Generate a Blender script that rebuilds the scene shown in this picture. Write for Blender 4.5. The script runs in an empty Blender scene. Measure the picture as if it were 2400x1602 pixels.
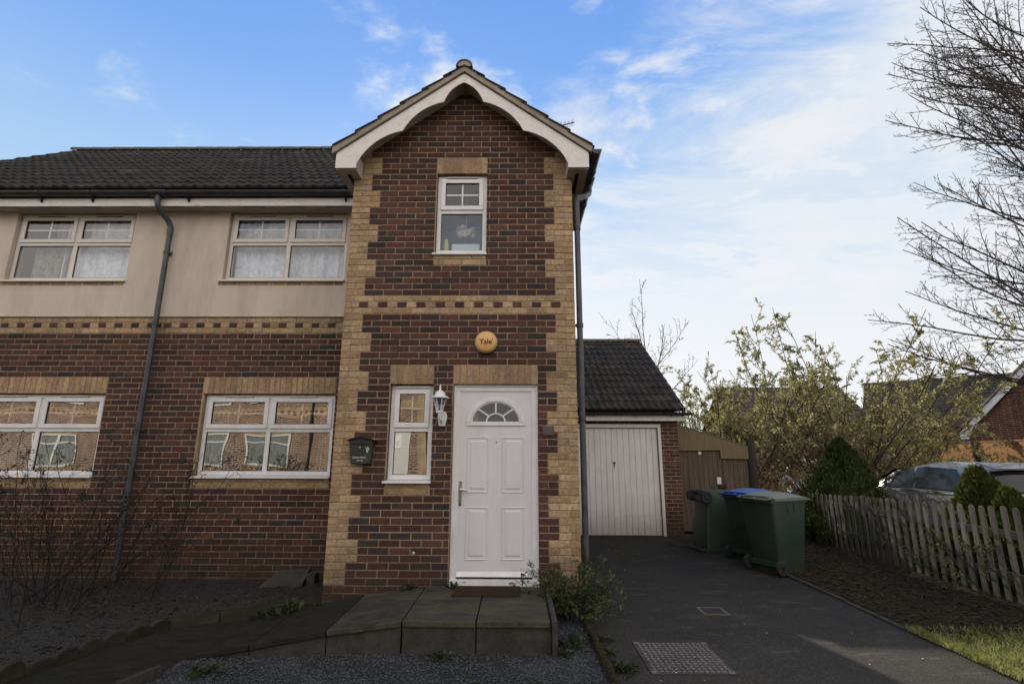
import bpy, math, random
import numpy as np
from mathutils import Vector, Matrix, Euler
R = random.Random(7)
PI = math.pi
scene = bpy.context.scene
COL = scene.collection
S = 0.974            # set-back of the left front behind the bay front
G = -0.26            # level of the drive
CO = 0.075           # one brick course

# ------------------------------------------------------------------ materials
def nt(name):
    m = bpy.data.materials.new(name); m.use_nodes = True
    t = m.node_tree; b = t.nodes['Principled BSDF']
    return m, t, b
def node(t, kind, **kw):
    n = t.nodes.new(kind)
    for k, v in kw.items():
        if k.startswith('i_'):
            key = k[2:]
            n.inputs[int(key) if key.isdigit() else key.replace('_', ' ')].default_value = v
        else: setattr(n, k, v)
    return n
def ramp(t, stops):
    n = t.nodes.new('ShaderNodeValToRGB'); e = n.color_ramp.elements
    while len(e) < len(stops): e.new(0.5)
    for k, (p, c) in enumerate(stops):
        e[k].position = p; e[k].color = (c if len(c) == 4 else (*c, 1))
    return n
def coords(t, scale=(1, 1, 1), kind='Object'):
    c = t.nodes.new('ShaderNodeTexCoord'); mp = t.nodes.new('ShaderNodeMapping')
    mp.inputs['Scale'].default_value = scale
    t.links.new(c.outputs[kind], mp.inputs['Vector'])
    return mp.outputs['Vector']
def mat(name, rgb, rough=.6, var=.25, scale=6, bump=.15, bscale=60, stretch=(1, 1, 1), dirt=None, dscale=2, damt=.5, spec=.4, metal=0, detail=6, vcol=None, trans=0, dstretch=None, foot=None, tint=0, cell=None):
    """base colour broken up by two noises, optional dirt colour, bump"""
    m, t, b = nt(name); L = t.links.new
    v = coords(t, stretch)
    n1 = node(t, 'ShaderNodeTexNoise', i_Scale=scale, i_Detail=detail, i_Roughness=.65); L(v, n1.inputs['Vector'])
    r1 = ramp(t, [(.25, (1 - var,) * 3), (.75, (1 + var,) * 3)]); L(n1.outputs['Fac'], r1.inputs['Fac'])
    mx = node(t, 'ShaderNodeMix', data_type='RGBA', blend_type='MULTIPLY'); mx.inputs[0].default_value = 1
    if vcol:
        at = node(t, 'ShaderNodeAttribute', attribute_name=vcol); L(at.outputs['Color'], mx.inputs[6])
    else: mx.inputs[6].default_value = (*rgb, 1)
    L(r1.outputs['Color'], mx.inputs[7]); out = mx.outputs[2]
    if dirt:
        n2 = node(t, 'ShaderNodeTexNoise', i_Scale=dscale, i_Detail=8, i_Roughness=.7); L(coords(t, dstretch) if dstretch else v, n2.inputs['Vector'])
        r2 = ramp(t, [(.45, (0, 0, 0)), (.7, (damt,) * 3)]); L(n2.outputs['Fac'], r2.inputs['Fac'])
        m2 = node(t, 'ShaderNodeMix', data_type='RGBA'); L(r2.outputs['Color'], m2.inputs[0]); L(out, m2.inputs[6])
        m2.inputs[7].default_value = (*dirt, 1); out = m2.outputs[2]
    if cell:
        gc2 = t.nodes.new('ShaderNodeTexCoord'); sn = node(t, 'ShaderNodeVectorMath', operation='SNAP'); sn.inputs[1].default_value = cell; L(gc2.outputs['Object'], sn.inputs[0])
        wn = node(t, 'ShaderNodeTexWhiteNoise', noise_dimensions='3D'); L(sn.outputs[0], wn.inputs['Vector']); rc_ = ramp(t, [(0, (.62,)*3), (.8, (1.15,)*3), (1, (1.9, 1.8, 1.55))]); L(wn.outputs['Value'], rc_.inputs['Fac'])
        m5 = node(t, 'ShaderNodeMix', data_type='RGBA', blend_type='MULTIPLY'); m5.inputs[0].default_value = .45; L(out, m5.inputs[6]); L(rc_.outputs['Color'], m5.inputs[7]); out = m5.outputs[2]
    if foot:   # splash and moss near the ground: (height, colour, amount)
        gc = t.nodes.new('ShaderNodeTexCoord'); sp = node(t, 'ShaderNodeSeparateXYZ'); L(gc.outputs['Object'], sp.inputs[0])
        nf = node(t, 'ShaderNodeTexNoise', i_Scale=3.5, i_Detail=8, i_Roughness=.7); L(gc.outputs['Object'], nf.inputs['Vector'])
        ad = node(t, 'ShaderNodeMath', operation='MULTIPLY_ADD'); L(nf.outputs['Fac'], ad.inputs[0]); ad.inputs[1].default_value = -1.1*foot[0]; L(sp.outputs['Z'], ad.inputs[2])
        mr = node(t, 'ShaderNodeMapRange'); L(ad.outputs[0], mr.inputs[0]); mr.inputs[1].default_value = -.55*foot[0]; mr.inputs[2].default_value = .35*foot[0]; mr.inputs[3].default_value = foot[2]; mr.inputs[4].default_value = 0
        m3 = node(t, 'ShaderNodeMix', data_type='RGBA'); L(mr.outputs[0], m3.inputs[0]); L(out, m3.inputs[6]); m3.inputs[7].default_value = (*foot[1], 1); out = m3.outputs[2]
    if tint:
        oi = t.nodes.new('ShaderNodeObjectInfo'); rt = ramp(t, [(0, (1-tint, 1-tint*.9, 1-tint)), (.5, (1, .97, .9)), (1, (1+tint, 1+tint, 1+tint*1.2))]); L(oi.outputs['Random'], rt.inputs['Fac'])
        m4 = node(t, 'ShaderNodeMix', data_type='RGBA', blend_type='MULTIPLY'); m4.inputs[0].default_value = 1; L(out, m4.inputs[6]); L(rt.outputs['Color'], m4.inputs[7]); out = m4.outputs[2]
    L(out, b.inputs['Base Color'])
    b.inputs['Roughness'].default_value = rough; b.inputs['Specular IOR Level'].default_value = spec
    b.inputs['Metallic'].default_value = metal
    if bump:
        n3 = node(t, 'ShaderNodeTexNoise', i_Scale=bscale, i_Detail=5, i_Roughness=.7); L(v, n3.inputs['Vector'])
        bp = node(t, 'ShaderNodeBump', i_Strength=bump, i_Distance=.02); L(n3.outputs['Fac'], bp.inputs['Height'])
        L(bp.outputs['Normal'], b.inputs['Normal'])
    if trans:
        tr = node(t, 'ShaderNodeBsdfTranslucent'); L(out, tr.inputs['Color'])
        ms = node(t, 'ShaderNodeMixShader'); ms.inputs[0].default_value = trans
        o = t.nodes['Material Output']; L(b.outputs[0], ms.inputs[1]); L(tr.outputs[0], ms.inputs[2]); L(ms.outputs[0], o.inputs['Surface'])
    return m
M = {}
M['brick'] = mat('brick_faces', (1, 1, 1), .9, .46, 30, .8, 80, vcol='Col', dirt=(.034, .026, .021), dscale=1.1, damt=.5, spec=.15, foot=(.75, (.040,.034,.024), .75))
M['mortar'] = mat('mortar', (.37, .275, .18), .95, .3, 30, .5, 160, dirt=(.16, .125, .095), dscale=2.0, damt=.75, spec=.1, foot=(.8, (.06,.05,.035), .8))
M['render'] = mat('wall_render', (.76, .65, .54), .95, .07, 1.5, 1.0, 170, dirt=(.44, .34, .25), dscale=1.6, damt=.45, spec=.1, dstretch=(2.2, 1, .5))
M['upvc'] = mat('white_plastic', (.68, .665, .665), .35, .06, 4, .02, 30, dirt=(.40, .36, .31), dscale=5, damt=.35, spec=.4)
M['upvc_warm'] = mat('aged_white_plastic', (.63, .585, .53), .45, .08, 4, .02, 30, dirt=(.42, .36, .29), dscale=4, damt=.5)
M['door'] = mat('white_door_skin', (.62, .61, .625), .45, .05, 5, .14, 170, stretch=(1, 1, .25), dirt=(.42, .40, .38), dscale=6, damt=.22, foot=(.5, (.40,.36,.31), .5))
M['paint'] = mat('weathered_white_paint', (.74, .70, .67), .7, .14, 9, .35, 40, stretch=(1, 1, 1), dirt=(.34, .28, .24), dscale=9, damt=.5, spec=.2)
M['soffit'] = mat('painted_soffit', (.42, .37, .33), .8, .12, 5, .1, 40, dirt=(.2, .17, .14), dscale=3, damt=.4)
M['dark'] = mat('dark_void', (.012, .012, .012), .9, 0, 1, 0)
M['tile'] = mat('concrete_roof_tile', (.038, .033, .029), .9, .4, 12, .6, 120, dirt=(.085, .080, .050), dscale=3.2, damt=.6, spec=.15, cell=(.3,.27,.6))
M['ridge'] = mat('ridge_tile_mortar', (.11, .095, .07), .95, .3, 10, .5, 80, dirt=(.06, .06, .03), dscale=4, damt=.7, spec=.1)
M['verge'] = mat('verge_mortar', (.34, .29, .235), .95, .25, 12, .5, 60, dirt=(.12, .09, .06), dscale=6, damt=.8, spec=.1)
M['gutter'] = mat('black_plastic', (.022, .023, .026), .35, .3, 5, .05, 20, dirt=(.075, .075, .08), dscale=4, damt=.5)
M['pipe'] = mat('grey_black_plastic_pipe', (.043, .045, .052), .4, .25, 4, .05, 20, dirt=(.12, .12, .125), dscale=6, damt=.5)
M['concrete'] = mat('slab_concrete', (.056, .053, .047), .95, .35, 9, .55, 55, dirt=(.022, .021, .014), dscale=3.2, damt=.8, spec=.15)
M['riven'] = mat('riven_slab', (.044, .041, .033), .95, .55, 7, 1.0, 16, stretch=(1, 2.6, 1), dirt=(.105, .092, .050), dscale=1.9, damt=.75, spec=.2)
M['soil'] = mat('soil', (.034, .027, .017), 1, .5, 18, .9, 70, dirt=(.03, .034, .014), dscale=2.3, damt=.7, spec=.05)
M['chrome'] = mat('chrome', (.55, .53, .5), .18, .1, 8, 0, metal=1)
M['rubber'] = mat('black_rubber', (.018, .018, .02), .8, .2, 10, .1, 60)
M['doormat'] = mat('coir_mat', (.050, .033, .022), 1, .4, 60, .9, 220, spec=.05)
M['yale'] = mat('yellow_plastic', (.66, .36, .12), .45, .06, 6, .02, 30)
M['yale_rim'] = mat('pale_plastic_rim', (.50, .36, .17), .4, .1, 6, .02, 30)
M['ink'] = mat('black_ink', (.012, .011, .010), .6, 0, 1, 0)
M['whiteink'] = mat('white_ink', (.75, .74, .70), .6, 0, 1, 0)
M['mailbox'] = mat('dark_green_metal', (.036, .037, .034), .5, .2, 6, .08, 50, dirt=(.07, .062, .052), dscale=5, damt=.6)
M['plate'] = mat('brown_plate', (.082, .066, .058), .6, .1, 5, .05, 40)
M['timber'] = mat('weathered_boards', (.120, .088, .066), .9, .35, 6, .4, 40, stretch=(6, 6, .5), dirt=(.05, .042, .035), dscale=1.6, damt=.7, spec=.1)
M['post'] = mat('dark_post_timber', (.048, .042, .038), .95, .3, 8, .4, 50, stretch=(5, 5, .5), spec=.1)
M['picket'] = mat('weathered_picket', (.122, .115, .102), .95, .4, 7, .5, 50, stretch=(5, 5, .6), dirt=(.050, .052, .030), dscale=2.4, damt=.85, spec=.1, tint=.35, foot=(.5,(.05,.055,.03),.7))
M['mesh'] = mat('straw_screen', (.25, .185, .11), .9, .3, 4, .5, 40, stretch=(14, 14, .6), spec=.1, trans=.3)
M['fence'] = mat('orange_larch_fence', (.31, .16, .065), .9, .3, 3, .3, 30, stretch=(1, 1, 6), dirt=(.12, .07, .035), dscale=1.2, damt=.6, spec=.1)
M['bin'] = mat('green_bin_plastic', (.024, .040, .028), .5, .2, 3, .06, 30, dirt=(.040, .052, .038), dscale=2, damt=.6)
M['binlid'] = mat('grey_green_lid', (.125, .135, .102), .45, .12, 3, .05, 30, dirt=(.08, .085, .07), dscale=3, damt=.5)
M['bluelid'] = mat('blue_lid', (.008, .060, .27), .4, .12, 4, .05, 30)
M['garagedoor'] = mat('white_steel_door', (.64, .625, .61), .55, .10, 3, .03, 40, dirt=(.36, .33, .29), dscale=3, damt=.4, dstretch=(4, 1, .3), foot=(.6, (.20,.18,.14), .6))
M['iron'] = mat('cast_iron', (.040, .033, .030), .65, .3, 9, .3, 60, dirt=(.10, .075, .05), dscale=5, damt=.5, metal=.0)
M['log'] = mat('log_edging', (.033, .027, .019), 1, .4, 12, .6, 60, dirt=(.035, .040, .015), dscale=4, damt=.8, spec=.05)
M['edging'] = mat('stone_edging', (.034, .031, .023), 1, .3, 8, .5, 50, dirt=(.045, .042, .018), dscale=3, damt=.8, spec=.1)
M['bark'] = mat('grey_brown_bark', (.070, .056, .046), .95, .35, 12, .4, 60, spec=.1)
M['stem'] = mat('dark_stem', (.024, .019, .015), .9, .3, 12, .2, 60, spec=.15)
M['twig'] = mat('straw_twig', (.20, .135, .075), .9, .3, 12, .2, 60, spec=.15, trans=.25)
M['curtain'] = mat('net_curtain', (.62, .62, .66), .95, .22, 14, .1, 60, stretch=(2, 2, .5), spec=.05, trans=.15)
M['oppnet'] = mat('grey_net_curtain', (.16, .17, .155), .95, .5, 9, .2, 60, stretch=(3, 1, .3), spec=.05)
M['oppwhite'] = mat('white_window_frames', (.50,.48,.43), .6, .05, 4, 0)
M['room'] = mat('room_walls', (.16, .15, .14), .95, .1, 1, 0)
M['roomblue'] = mat('blue_room_walls', (.20, .52, .78), .95, .1, 1, 0)  # blue lining close behind the glass colours the gable pane
def leafmat(name, c1, c2, trans=.45, rough=.5, spec=.4):
    m, t, b = nt(name); L = t.links.new
    v = coords(t)
    n = node(t, 'ShaderNodeTexNoise', i_Scale=5.0, i_Detail=3.0); L(v, n.inputs['Vector'])
    w = node(t, 'ShaderNodeTexWhiteNoise', noise_dimensions='3D')
    sn = node(t, 'ShaderNodeVectorMath', operation='SNAP'); sn.inputs[1].default_value = (.04, .04, .04); L(v, sn.inputs[0]); L(sn.outputs[0], w.inputs['Vector'])
    ad = node(t, 'ShaderNodeMath', operation='MULTIPLY_ADD'); L(w.outputs['Value'], ad.inputs[0]); ad.inputs[1].default_value = .5; 
    sb = node(t, 'ShaderNodeMath', operation='SUBTRACT'); L(n.outputs['Fac'], sb.inputs[0]); sb.inputs[1].default_value = .25; L(sb.outputs[0], ad.inputs[2])
    r = ramp(t, [(.2, c1), (.8, c2)]); L(ad.outputs[0], r.inputs['Fac'])
    L(r.outputs['Color'], b.inputs['Base Color']); b.inputs['Roughness'].default_value = rough; b.inputs['Specular IOR Level'].default_value = spec
    tr = node(t, 'ShaderNodeBsdfTranslucent'); L(r.outputs['Color'], tr.inputs['Color'])
    ms = node(t, 'ShaderNodeMixShader'); ms.inputs[0].default_value = trans
    o = t.nodes['Material Output']; L(b.outputs[0], ms.inputs[1]); L(tr.outputs[0], ms.inputs[2]); L(ms.outputs[0], o.inputs['Surface'])
    return m
M['leaf'] = leafmat('buddleia_leaves', (.14, .135, .055), (.46, .43, .185), .58)
M['leaf2'] = leafmat('thicket_leaves', (.11, .090, .036), (.34, .275, .11), .55)
M['seed'] = leafmat('brown_seed_heads', (.07, .035, .018), (.15, .075, .035), .15)
M['cypress'] = leafmat('cypress_sprays', (.022, .036, .010), (.060, .085, .016), .2, .7, .15)
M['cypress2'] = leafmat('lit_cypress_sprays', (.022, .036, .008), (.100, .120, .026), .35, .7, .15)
M['shrub'] = leafmat('shrub_leaves', (.035, .050, .018), (.12, .14, .05), .3)
M['weed'] = leafmat('weed_leaves', (.022, .033, .012), (.055, .070, .024), .3)
M['rose'] = leafmat('dark_rose_leaves', (.016, .016, .010), (.035, .035, .020), .2)
M['grassblade'] = leafmat('grass_blades', (.11, .13, .03), (.34, .34, .12), .5)
M['litter'] = leafmat('leaf_litter', (.020, .016, .010), (.066, .047, .028), .1, .9, .1)
def glass(name, gloss=.45, tint=(1, 1, 1), warp=.25):
    m, t, b = nt(name); L = t.links.new
    t.nodes.remove(b)
    v = coords(t, (1, 1, 1))
    n = node(t, 'ShaderNodeTexNoise', i_Scale=1.6, i_Detail=1.0); L(v, n.inputs['Vector'])
    bp = node(t, 'ShaderNodeBump', i_Strength=warp, i_Distance=.03); L(n.outputs['Fac'], bp.inputs['Height'])
    g = node(t, 'ShaderNodeBsdfGlossy'); g.inputs['Roughness'].default_value = .0; g.inputs['Color'].default_value = (*tint, 1); L(bp.outputs['Normal'], g.inputs['Normal'])
    tr = node(t, 'ShaderNodeBsdfTransparent'); tr.inputs['Color'].default_value = (.92, .95, .95, 1)
    lw = node(t, 'ShaderNodeLayerWeight', i_Blend=.25)
    mr = node(t, 'ShaderNodeMapRange'); L(lw.outputs['Facing'], mr.inputs[0]); mr.inputs[3].default_value = gloss; mr.inputs[4].default_value = min(1, gloss + .30)
    ms = node(t, 'ShaderNodeMixShader'); L(mr.outputs[0], ms.inputs[0])
    L(tr.outputs[0], ms.inputs[1]); L(g.outputs[0], ms.inputs[2]); L(ms.outputs[0], t.nodes['Material Output'].inputs['Surface'])
    return m
M['glass'] = glass('double_glazing', .45, warp=.12)
M['glass_up'] = glass('upper_double_glazing', .05, warp=.1)
M['carglass'] = glass('car_glass', .10, warp=.03)
M['lampglass'] = glass('lantern_glass', .12, warp=.1)
M['cardark'] = mat('dark_car_glass', (.012, .014, .014), .08, .6, 9, .03, 14, spec=.35)
def carpaint(name, rgb, metal=.25):
    m, t, b = nt(name); L = t.links.new
    b.inputs['Base Color'].default_value = (*rgb, 1); b.inputs['Metallic'].default_value = metal; b.inputs['Roughness'].default_value = .38
    b.inputs['Coat Weight'].default_value = .7; b.inputs['Coat Roughness'].default_value = .06
    v = coords(t); n = node(t, 'ShaderNodeTexNoise', i_Scale=7.0, i_Detail=8.0); L(v, n.inputs['Vector'])
    r = ramp(t, [(.3, (.3,) * 3), (.7, (.5,) * 3)]); L(n.outputs['Fac'], r.inputs['Fac']); L(r.outputs['Color'], b.inputs['Roughness'])
    return m
M['greypaint'] = carpaint('grey_car_paint', (.15, .148, .145), .35)
M['whitepaint'] = carpaint('white_car_paint', (.78, .78, .80), 0)
M['taillight'] = mat('red_tail_light', (.16, .008, .007), .2, .1, 10, 0)
M['redgarage'] = mat('dark_red_door', (.13, .018, .018), .6, .15, 2, .05, 30)
M['greygarage'] = mat('grey_green_door', (.085, .095, .085), .6, .15, 2, .05, 30)
def bricktex(name, c1, c2, mort, scale=1.0, bump=.4, mw=.006):
    m, t, b = nt(name); L = t.links.new
    c = t.nodes.new('ShaderNodeTexCoord'); s = node(t, 'ShaderNodeSeparateXYZ'); L(c.outputs['Object'], s.inputs[0])
    a = node(t, 'ShaderNodeMath', operation='ADD'); L(s.outputs['X'], a.inputs[0]); L(s.outputs['Y'], a.inputs[1])
    cb = node(t, 'ShaderNodeCombineXYZ'); L(a.outputs[0], cb.inputs['X']); L(s.outputs['Z'], cb.inputs['Y'])
    br = node(t, 'ShaderNodeTexBrick', i_Scale=scale); L(cb.outputs[0], br.inputs['Vector'])
    br.inputs['Color1'].default_value = (*c1, 1); br.inputs['Color2'].default_value = (*c2, 1); br.inputs['Mortar'].default_value = (*mort, 1)
    br.inputs['Mortar Size'].default_value = mw; br.inputs['Mortar Smooth'].default_value = .2; br.inputs['Brick Width'].default_value = .225; br.inputs['Row Height'].default_value = .075
    n = node(t, 'ShaderNodeTexNoise', i_Scale=3.0, i_Detail=8.0); L(c.outputs['Object'], n.inputs['Vector'])
    r = ramp(t, [(.3, (.75,) * 3), (.7, (1.25,) * 3)]); L(n.outputs['Fac'], r.inputs['Fac'])
    mx = node(t, 'ShaderNodeMix', data_type='RGBA', blend_type='MULTIPLY'); mx.inputs[0].default_value = 1
    L(br.outputs['Color'], mx.inputs[6]); L(r.outputs['Color'], mx.inputs[7]); L(mx.outputs[2], b.inputs['Base Color'])
    bp = node(t, 'ShaderNodeBump', i_Strength=bump, i_Distance=.01, invert=True); L(br.outputs['Fac'], bp.inputs['Height']); L(bp.outputs['Normal'], b.inputs['Normal'])
    b.inputs['Roughness'].default_value = .92; b.inputs['Specular IOR Level'].default_value = .15
    return m
M['brick_far'] = bricktex('far_red_brick', (.115, .040, .028), (.08, .032, .025), (.24, .19, .14))
M['brick_opp'] = bricktex('opposite_brick', (.155, .075, .048), (.095, .052, .040), (.36, .29, .21), mw=.013)
M['brick_opp_cream'] = bricktex('opposite_cream_brick', (.36, .255, .14), (.30, .21, .115), (.24, .18, .12))
def asphalt():
    m, t, b = nt('asphalt'); L = t.links.new
    v = coords(t)
    vo = node(t, 'ShaderNodeTexVoronoi', i_Scale=100.0); L(v, vo.inputs['Vector'])
    r = ramp(t, [(0, (.5,) * 3), (.6, (.92,) * 3), (.93, (1.4,) * 3), (1, (2.4,) * 3)]); 
    wn = node(t, 'ShaderNodeSeparateColor'); L(vo.outputs['Color'], wn.inputs[0]); L(wn.outputs[0], r.inputs['Fac'])
    n = node(t, 'ShaderNodeTexNoise', i_Scale=1.3, i_Detail=9.0, i_Roughness=.65); L(v, n.inputs['Vector'])
    rb = ramp(t, [(.3, (.030, .028, .024)), (.5, (.040, .037, .031)), (.72, (.052, .046, .035))]); L(n.outputs['Fac'], rb.inputs['Fac'])
    mx = node(t, 'ShaderNodeMix', data_type='RGBA', blend_type='MULTIPLY'); mx.inputs[0].default_value = .8
    L(rb.outputs['Color'], mx.inputs[6]); L(r.outputs['Color'], mx.inputs[7]); L(mx.outputs[2], b.inputs['Base Color'])
    # worn and painted sun-bright towards the street, darker and mossy towards the garage
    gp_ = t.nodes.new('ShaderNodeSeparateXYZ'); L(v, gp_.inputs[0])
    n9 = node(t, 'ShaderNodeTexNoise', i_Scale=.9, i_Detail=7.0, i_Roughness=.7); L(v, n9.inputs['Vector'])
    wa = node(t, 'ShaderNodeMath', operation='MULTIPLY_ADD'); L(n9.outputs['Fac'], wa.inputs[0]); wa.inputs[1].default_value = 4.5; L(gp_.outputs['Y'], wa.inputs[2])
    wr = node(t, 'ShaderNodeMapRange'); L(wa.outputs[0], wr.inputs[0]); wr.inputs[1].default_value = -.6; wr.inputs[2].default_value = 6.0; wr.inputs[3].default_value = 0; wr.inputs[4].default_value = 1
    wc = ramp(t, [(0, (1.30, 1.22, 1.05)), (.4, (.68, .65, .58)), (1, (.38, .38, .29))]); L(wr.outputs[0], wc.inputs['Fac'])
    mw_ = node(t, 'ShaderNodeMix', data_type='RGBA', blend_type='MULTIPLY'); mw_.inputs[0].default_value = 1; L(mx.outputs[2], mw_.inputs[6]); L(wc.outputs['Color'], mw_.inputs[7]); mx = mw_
    # thin pale scuffs and moss
    n2 = node(t, 'ShaderNodeTexNoise', i_Scale=2.6, i_Detail=10.0, i_Roughness=.75); L(coords(t, (1, 3, 1)), n2.inputs['Vector'])
    r2 = ramp(t, [(.56, (0,) * 3), (.70, (.55,) * 3)]); L(n2.outputs['Fac'], r2.inputs['Fac'])
    m2 = node(t, 'ShaderNodeMix', data_type='RGBA'); L(r2.outputs['Color'], m2.inputs[0]); L(mx.outputs[2], m2.inputs[6]); m2.inputs[7].default_value = (.12, .105, .078, 1)
    L(m2.outputs[2], b.inputs['Base Color'])
    bp = node(t, 'ShaderNodeBump', i_Strength=.7, i_Distance=.012); L(vo.outputs['Distance'], bp.inputs['Height']); L(bp.outputs['Normal'], b.inputs['Normal'])
    b.inputs['Roughness'].default_value = .82; b.inputs['Specular IOR Level'].default_value = .3
    return m
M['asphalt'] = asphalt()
def gravel(name='blue_slate_gravel', t0=.36, t1=.54):
    m, t, b = nt(name); L = t.links.new
    v = coords(t)
    vo = node(t, 'ShaderNodeTexVoronoi', i_Scale=62.0); L(v, vo.inputs['Vector'])
    w = node(t, 'ShaderNodeSeparateColor'); L(vo.outputs['Color'], w.inputs[0])
    r = ramp(t, [(0, (.009, .010, .011)), (.5, (.026, .029, .032)), (.93, (.054, .061, .066)), (1, (.20, .20, .20))]); L(w.outputs[0], r.inputs['Fac'])
    n = node(t, 'ShaderNodeTexNoise', i_Scale=3.0, i_Detail=6.0); L(v, n.inputs['Vector'])
    r2 = ramp(t, [(t0, (0,) * 3), (t1, (.93,) * 3)]); L(n.outputs['Fac'], r2.inputs['Fac'])
    mx = node(t, 'ShaderNodeMix', data_type='RGBA'); L(r2.outputs['Color'], mx.inputs[0]); L(r.outputs['Color'], mx.inputs[6]); mx.inputs[7].default_value = (.017, .0155, .010, 1)
    L(mx.outputs[2], b.inputs['Base Color'])
    bp = node(t, 'ShaderNodeBump', i_Strength=1.0, i_Distance=.02, invert=True); L(vo.outputs['Distance'], bp.inputs['Height']); L(bp.outputs['Normal'], b.inputs['Normal'])
    b.inputs['Roughness'].default_value = .75
    return m
M['gravel'] = gravel(); M['bedgravel'] = gravel('mossy_bed_gravel', .18, .34)
M['grass'] = mat('short_grass', (.085, .095, .030), 1, .5, 14, .8, 90, dirt=(.10, .08, .035), dscale=3, damt=.7, spec=.05)
M['farground'] = mat('rough_ground', (.055, .060, .026), 1, .5, 5, .6, 40, dirt=(.07, .058, .035), dscale=.7, damt=.7, spec=.05)
M['stone'] = mat('gravel_stones', (.036, .040, .043), .75, .5, 40, .2, 80, dirt=(.10, .10, .10), dscale=30, damt=.5)

# ------------------------------------------------------------------ mesh building
LOC = {}
class MB:
    def __init__(s): s.v = []; s.f = []; s.m = []; s.c = []
    def add(s, vs, fs, m=0, col=None):
        n = len(s.v); s.v.extend([tuple(p) for p in vs])
        for f in fs: s.f.append([n + i for i in f]); s.m.append(m); s.c.append(col)
    def box(s, x0, x1, y0, y1, z0, z1, m=0, col=None):
        s.add([(x0,y0,z0),(x1,y0,z0),(x1,y1,z0),(x0,y1,z0),(x0,y0,z1),(x1,y0,z1),(x1,y1,z1),(x0,y1,z1)],
              [(0,3,2,1),(4,5,6,7),(0,1,5,4),(1,2,6,5),(2,3,7,6),(3,0,4,7)], m, col)
    def obox(s, c, ax, ay, az, hx, hy, hz, m=0):
        c, ax, ay, az = Vector(c), Vector(ax).normalized(), Vector(ay).normalized(), Vector(az).normalized()
        vs = [c + ax*hx*i + ay*hy*j + az*hz*k for k in (-1, 1) for i, j in ((-1,-1),(1,-1),(1,1),(-1,1))]
        s.add(vs, [(0,3,2,1),(4,5,6,7),(0,1,5,4),(1,2,6,5),(2,3,7,6),(3,0,4,7)], m)
    def prism(s, pts, fn, d0, d1, m=0):
        """2-D polygon pts swept between depths d0 and d1 by fn(a, b, d) -> xyz"""
        n = len(pts); a = [fn(p[0], p[1], d0) for p in pts]; b = [fn(p[0], p[1], d1) for p in pts]
        s.add(a + b, [tuple(range(n))[::-1], tuple(range(n, 2*n))] + [(i, (i+1) % n, n+(i+1) % n, n+i) for i in range(n)], m)
    def tube(s, pts, rad, n=8, m=0, cap=True):
        pts = [Vector(p) for p in pts]; k = len(pts)
        if not hasattr(rad, '__len__'): rad = [rad]*k
        vs = []; ref = None
        for i in range(k):
            d = (pts[min(i+1, k-1)] - pts[max(i-1, 0)])
            if d.length < 1e-9: d = Vector((0, 0, 1))
            d.normalize()
            if ref is None:
                ref = d.orthogonal().normalized()
            else:
                ref = (ref - d*ref.dot(d));  ref = ref.normalized() if ref.length > 1e-6 else d.orthogonal().normalized()
            q = d.cross(ref)
            for j in range(n):
                a = 2*PI*j/n; vs.append(pts[i] + (ref*math.cos(a) + q*math.sin(a))*rad[i])
        fs = [(i*n+j, i*n+(j+1) % n, (i+1)*n+(j+1) % n, (i+1)*n+j) for i in range(k-1) for j in range(n)]
        if cap: fs += [tuple(range(n))[::-1], tuple(range((k-1)*n, k*n))]
        s.add(vs, fs, m)
    def lathe(s, prof, c=(0,0,0), n=16, m=0, axis='z', a0=0, a1=2*PI):
        full = abs(a1 - a0 - 2*PI) < 1e-6; cols = n if full else n+1; vs = []
        for r, h in prof:
            for j in range(cols):
                a = a0 + (a1-a0)*j/n; x, y = r*math.cos(a), r*math.sin(a)
                p = {'z': (x, y, h), 'y': (x, h, y), 'x': (h, x, y)}[axis]
                vs.append((c[0]+p[0], c[1]+p[1], c[2]+p[2]))
        fs = [(i*cols+j, i*cols+(j+1) % cols, (i+1)*cols+(j+1) % cols, (i+1)*cols+j) for i in range(len(prof)-1) for j in range(n)]
        s.add(vs, fs, m)
    def build(s, name, mats, parent=None, smooth=False, bevel=0, off=None, angle=None, subsurf=0, seg=2):
        me = bpy.data.meshes.new(name)
        o = bpy.data.objects.new(name, me); COL.objects.link(o)
        base = off if off is not None else (LOC.get(parent.name, (0,0,0)) if parent else (0,0,0))
        b = Vector(base)
        me.from_pydata([(p[0]-b.x, p[1]-b.y, p[2]-b.z) for p in s.v], [], s.f)
        for x in (mats if isinstance(mats, (list, tuple)) else [mats]): me.materials.append(M[x] if isinstance(x, str) else x)
        if any(s.m): me.polygons.foreach_set('material_index', s.m)
        if any(c is not None for c in s.c):
            at = me.color_attributes.new('Col', 'FLOAT_COLOR', 'CORNER')
            arr = []
            for f, c in zip(s.f, s.c): arr.extend((*(c or (.5, .5, .5)), 1.0)*len(f))
            at.data.foreach_set('color', arr)
        me.update()
        if smooth:
            me.polygons.foreach_set('use_smooth', [True]*len(me.polygons))
            if angle is not None:
                try: me.set_sharp_from_angle(angle=math.radians(angle))
                except Exception: pass
        if bevel:
            md = o.modifiers.new('bevel', 'BEVEL'); md.width = bevel; md.segments = seg; md.limit_method = 'ANGLE'; md.angle_limit = math.radians(40)
        if subsurf:
            md = o.modifiers.new('sub', 'SUBSURF'); md.levels = subsurf; md.render_levels = subsurf
        if parent:
            o.parent = parent; LOC[o.name] = base
        else:
            LOC[o.name] = base
            if off is not None: o.location = off
        return o
def tag(o, label=None, cat=None, group=None, kind=None):
    if label: o['label'] = label
    if cat: o['category'] = cat
    if group: o['group'] = group
    if kind: o['kind'] = kind
    return o
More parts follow.
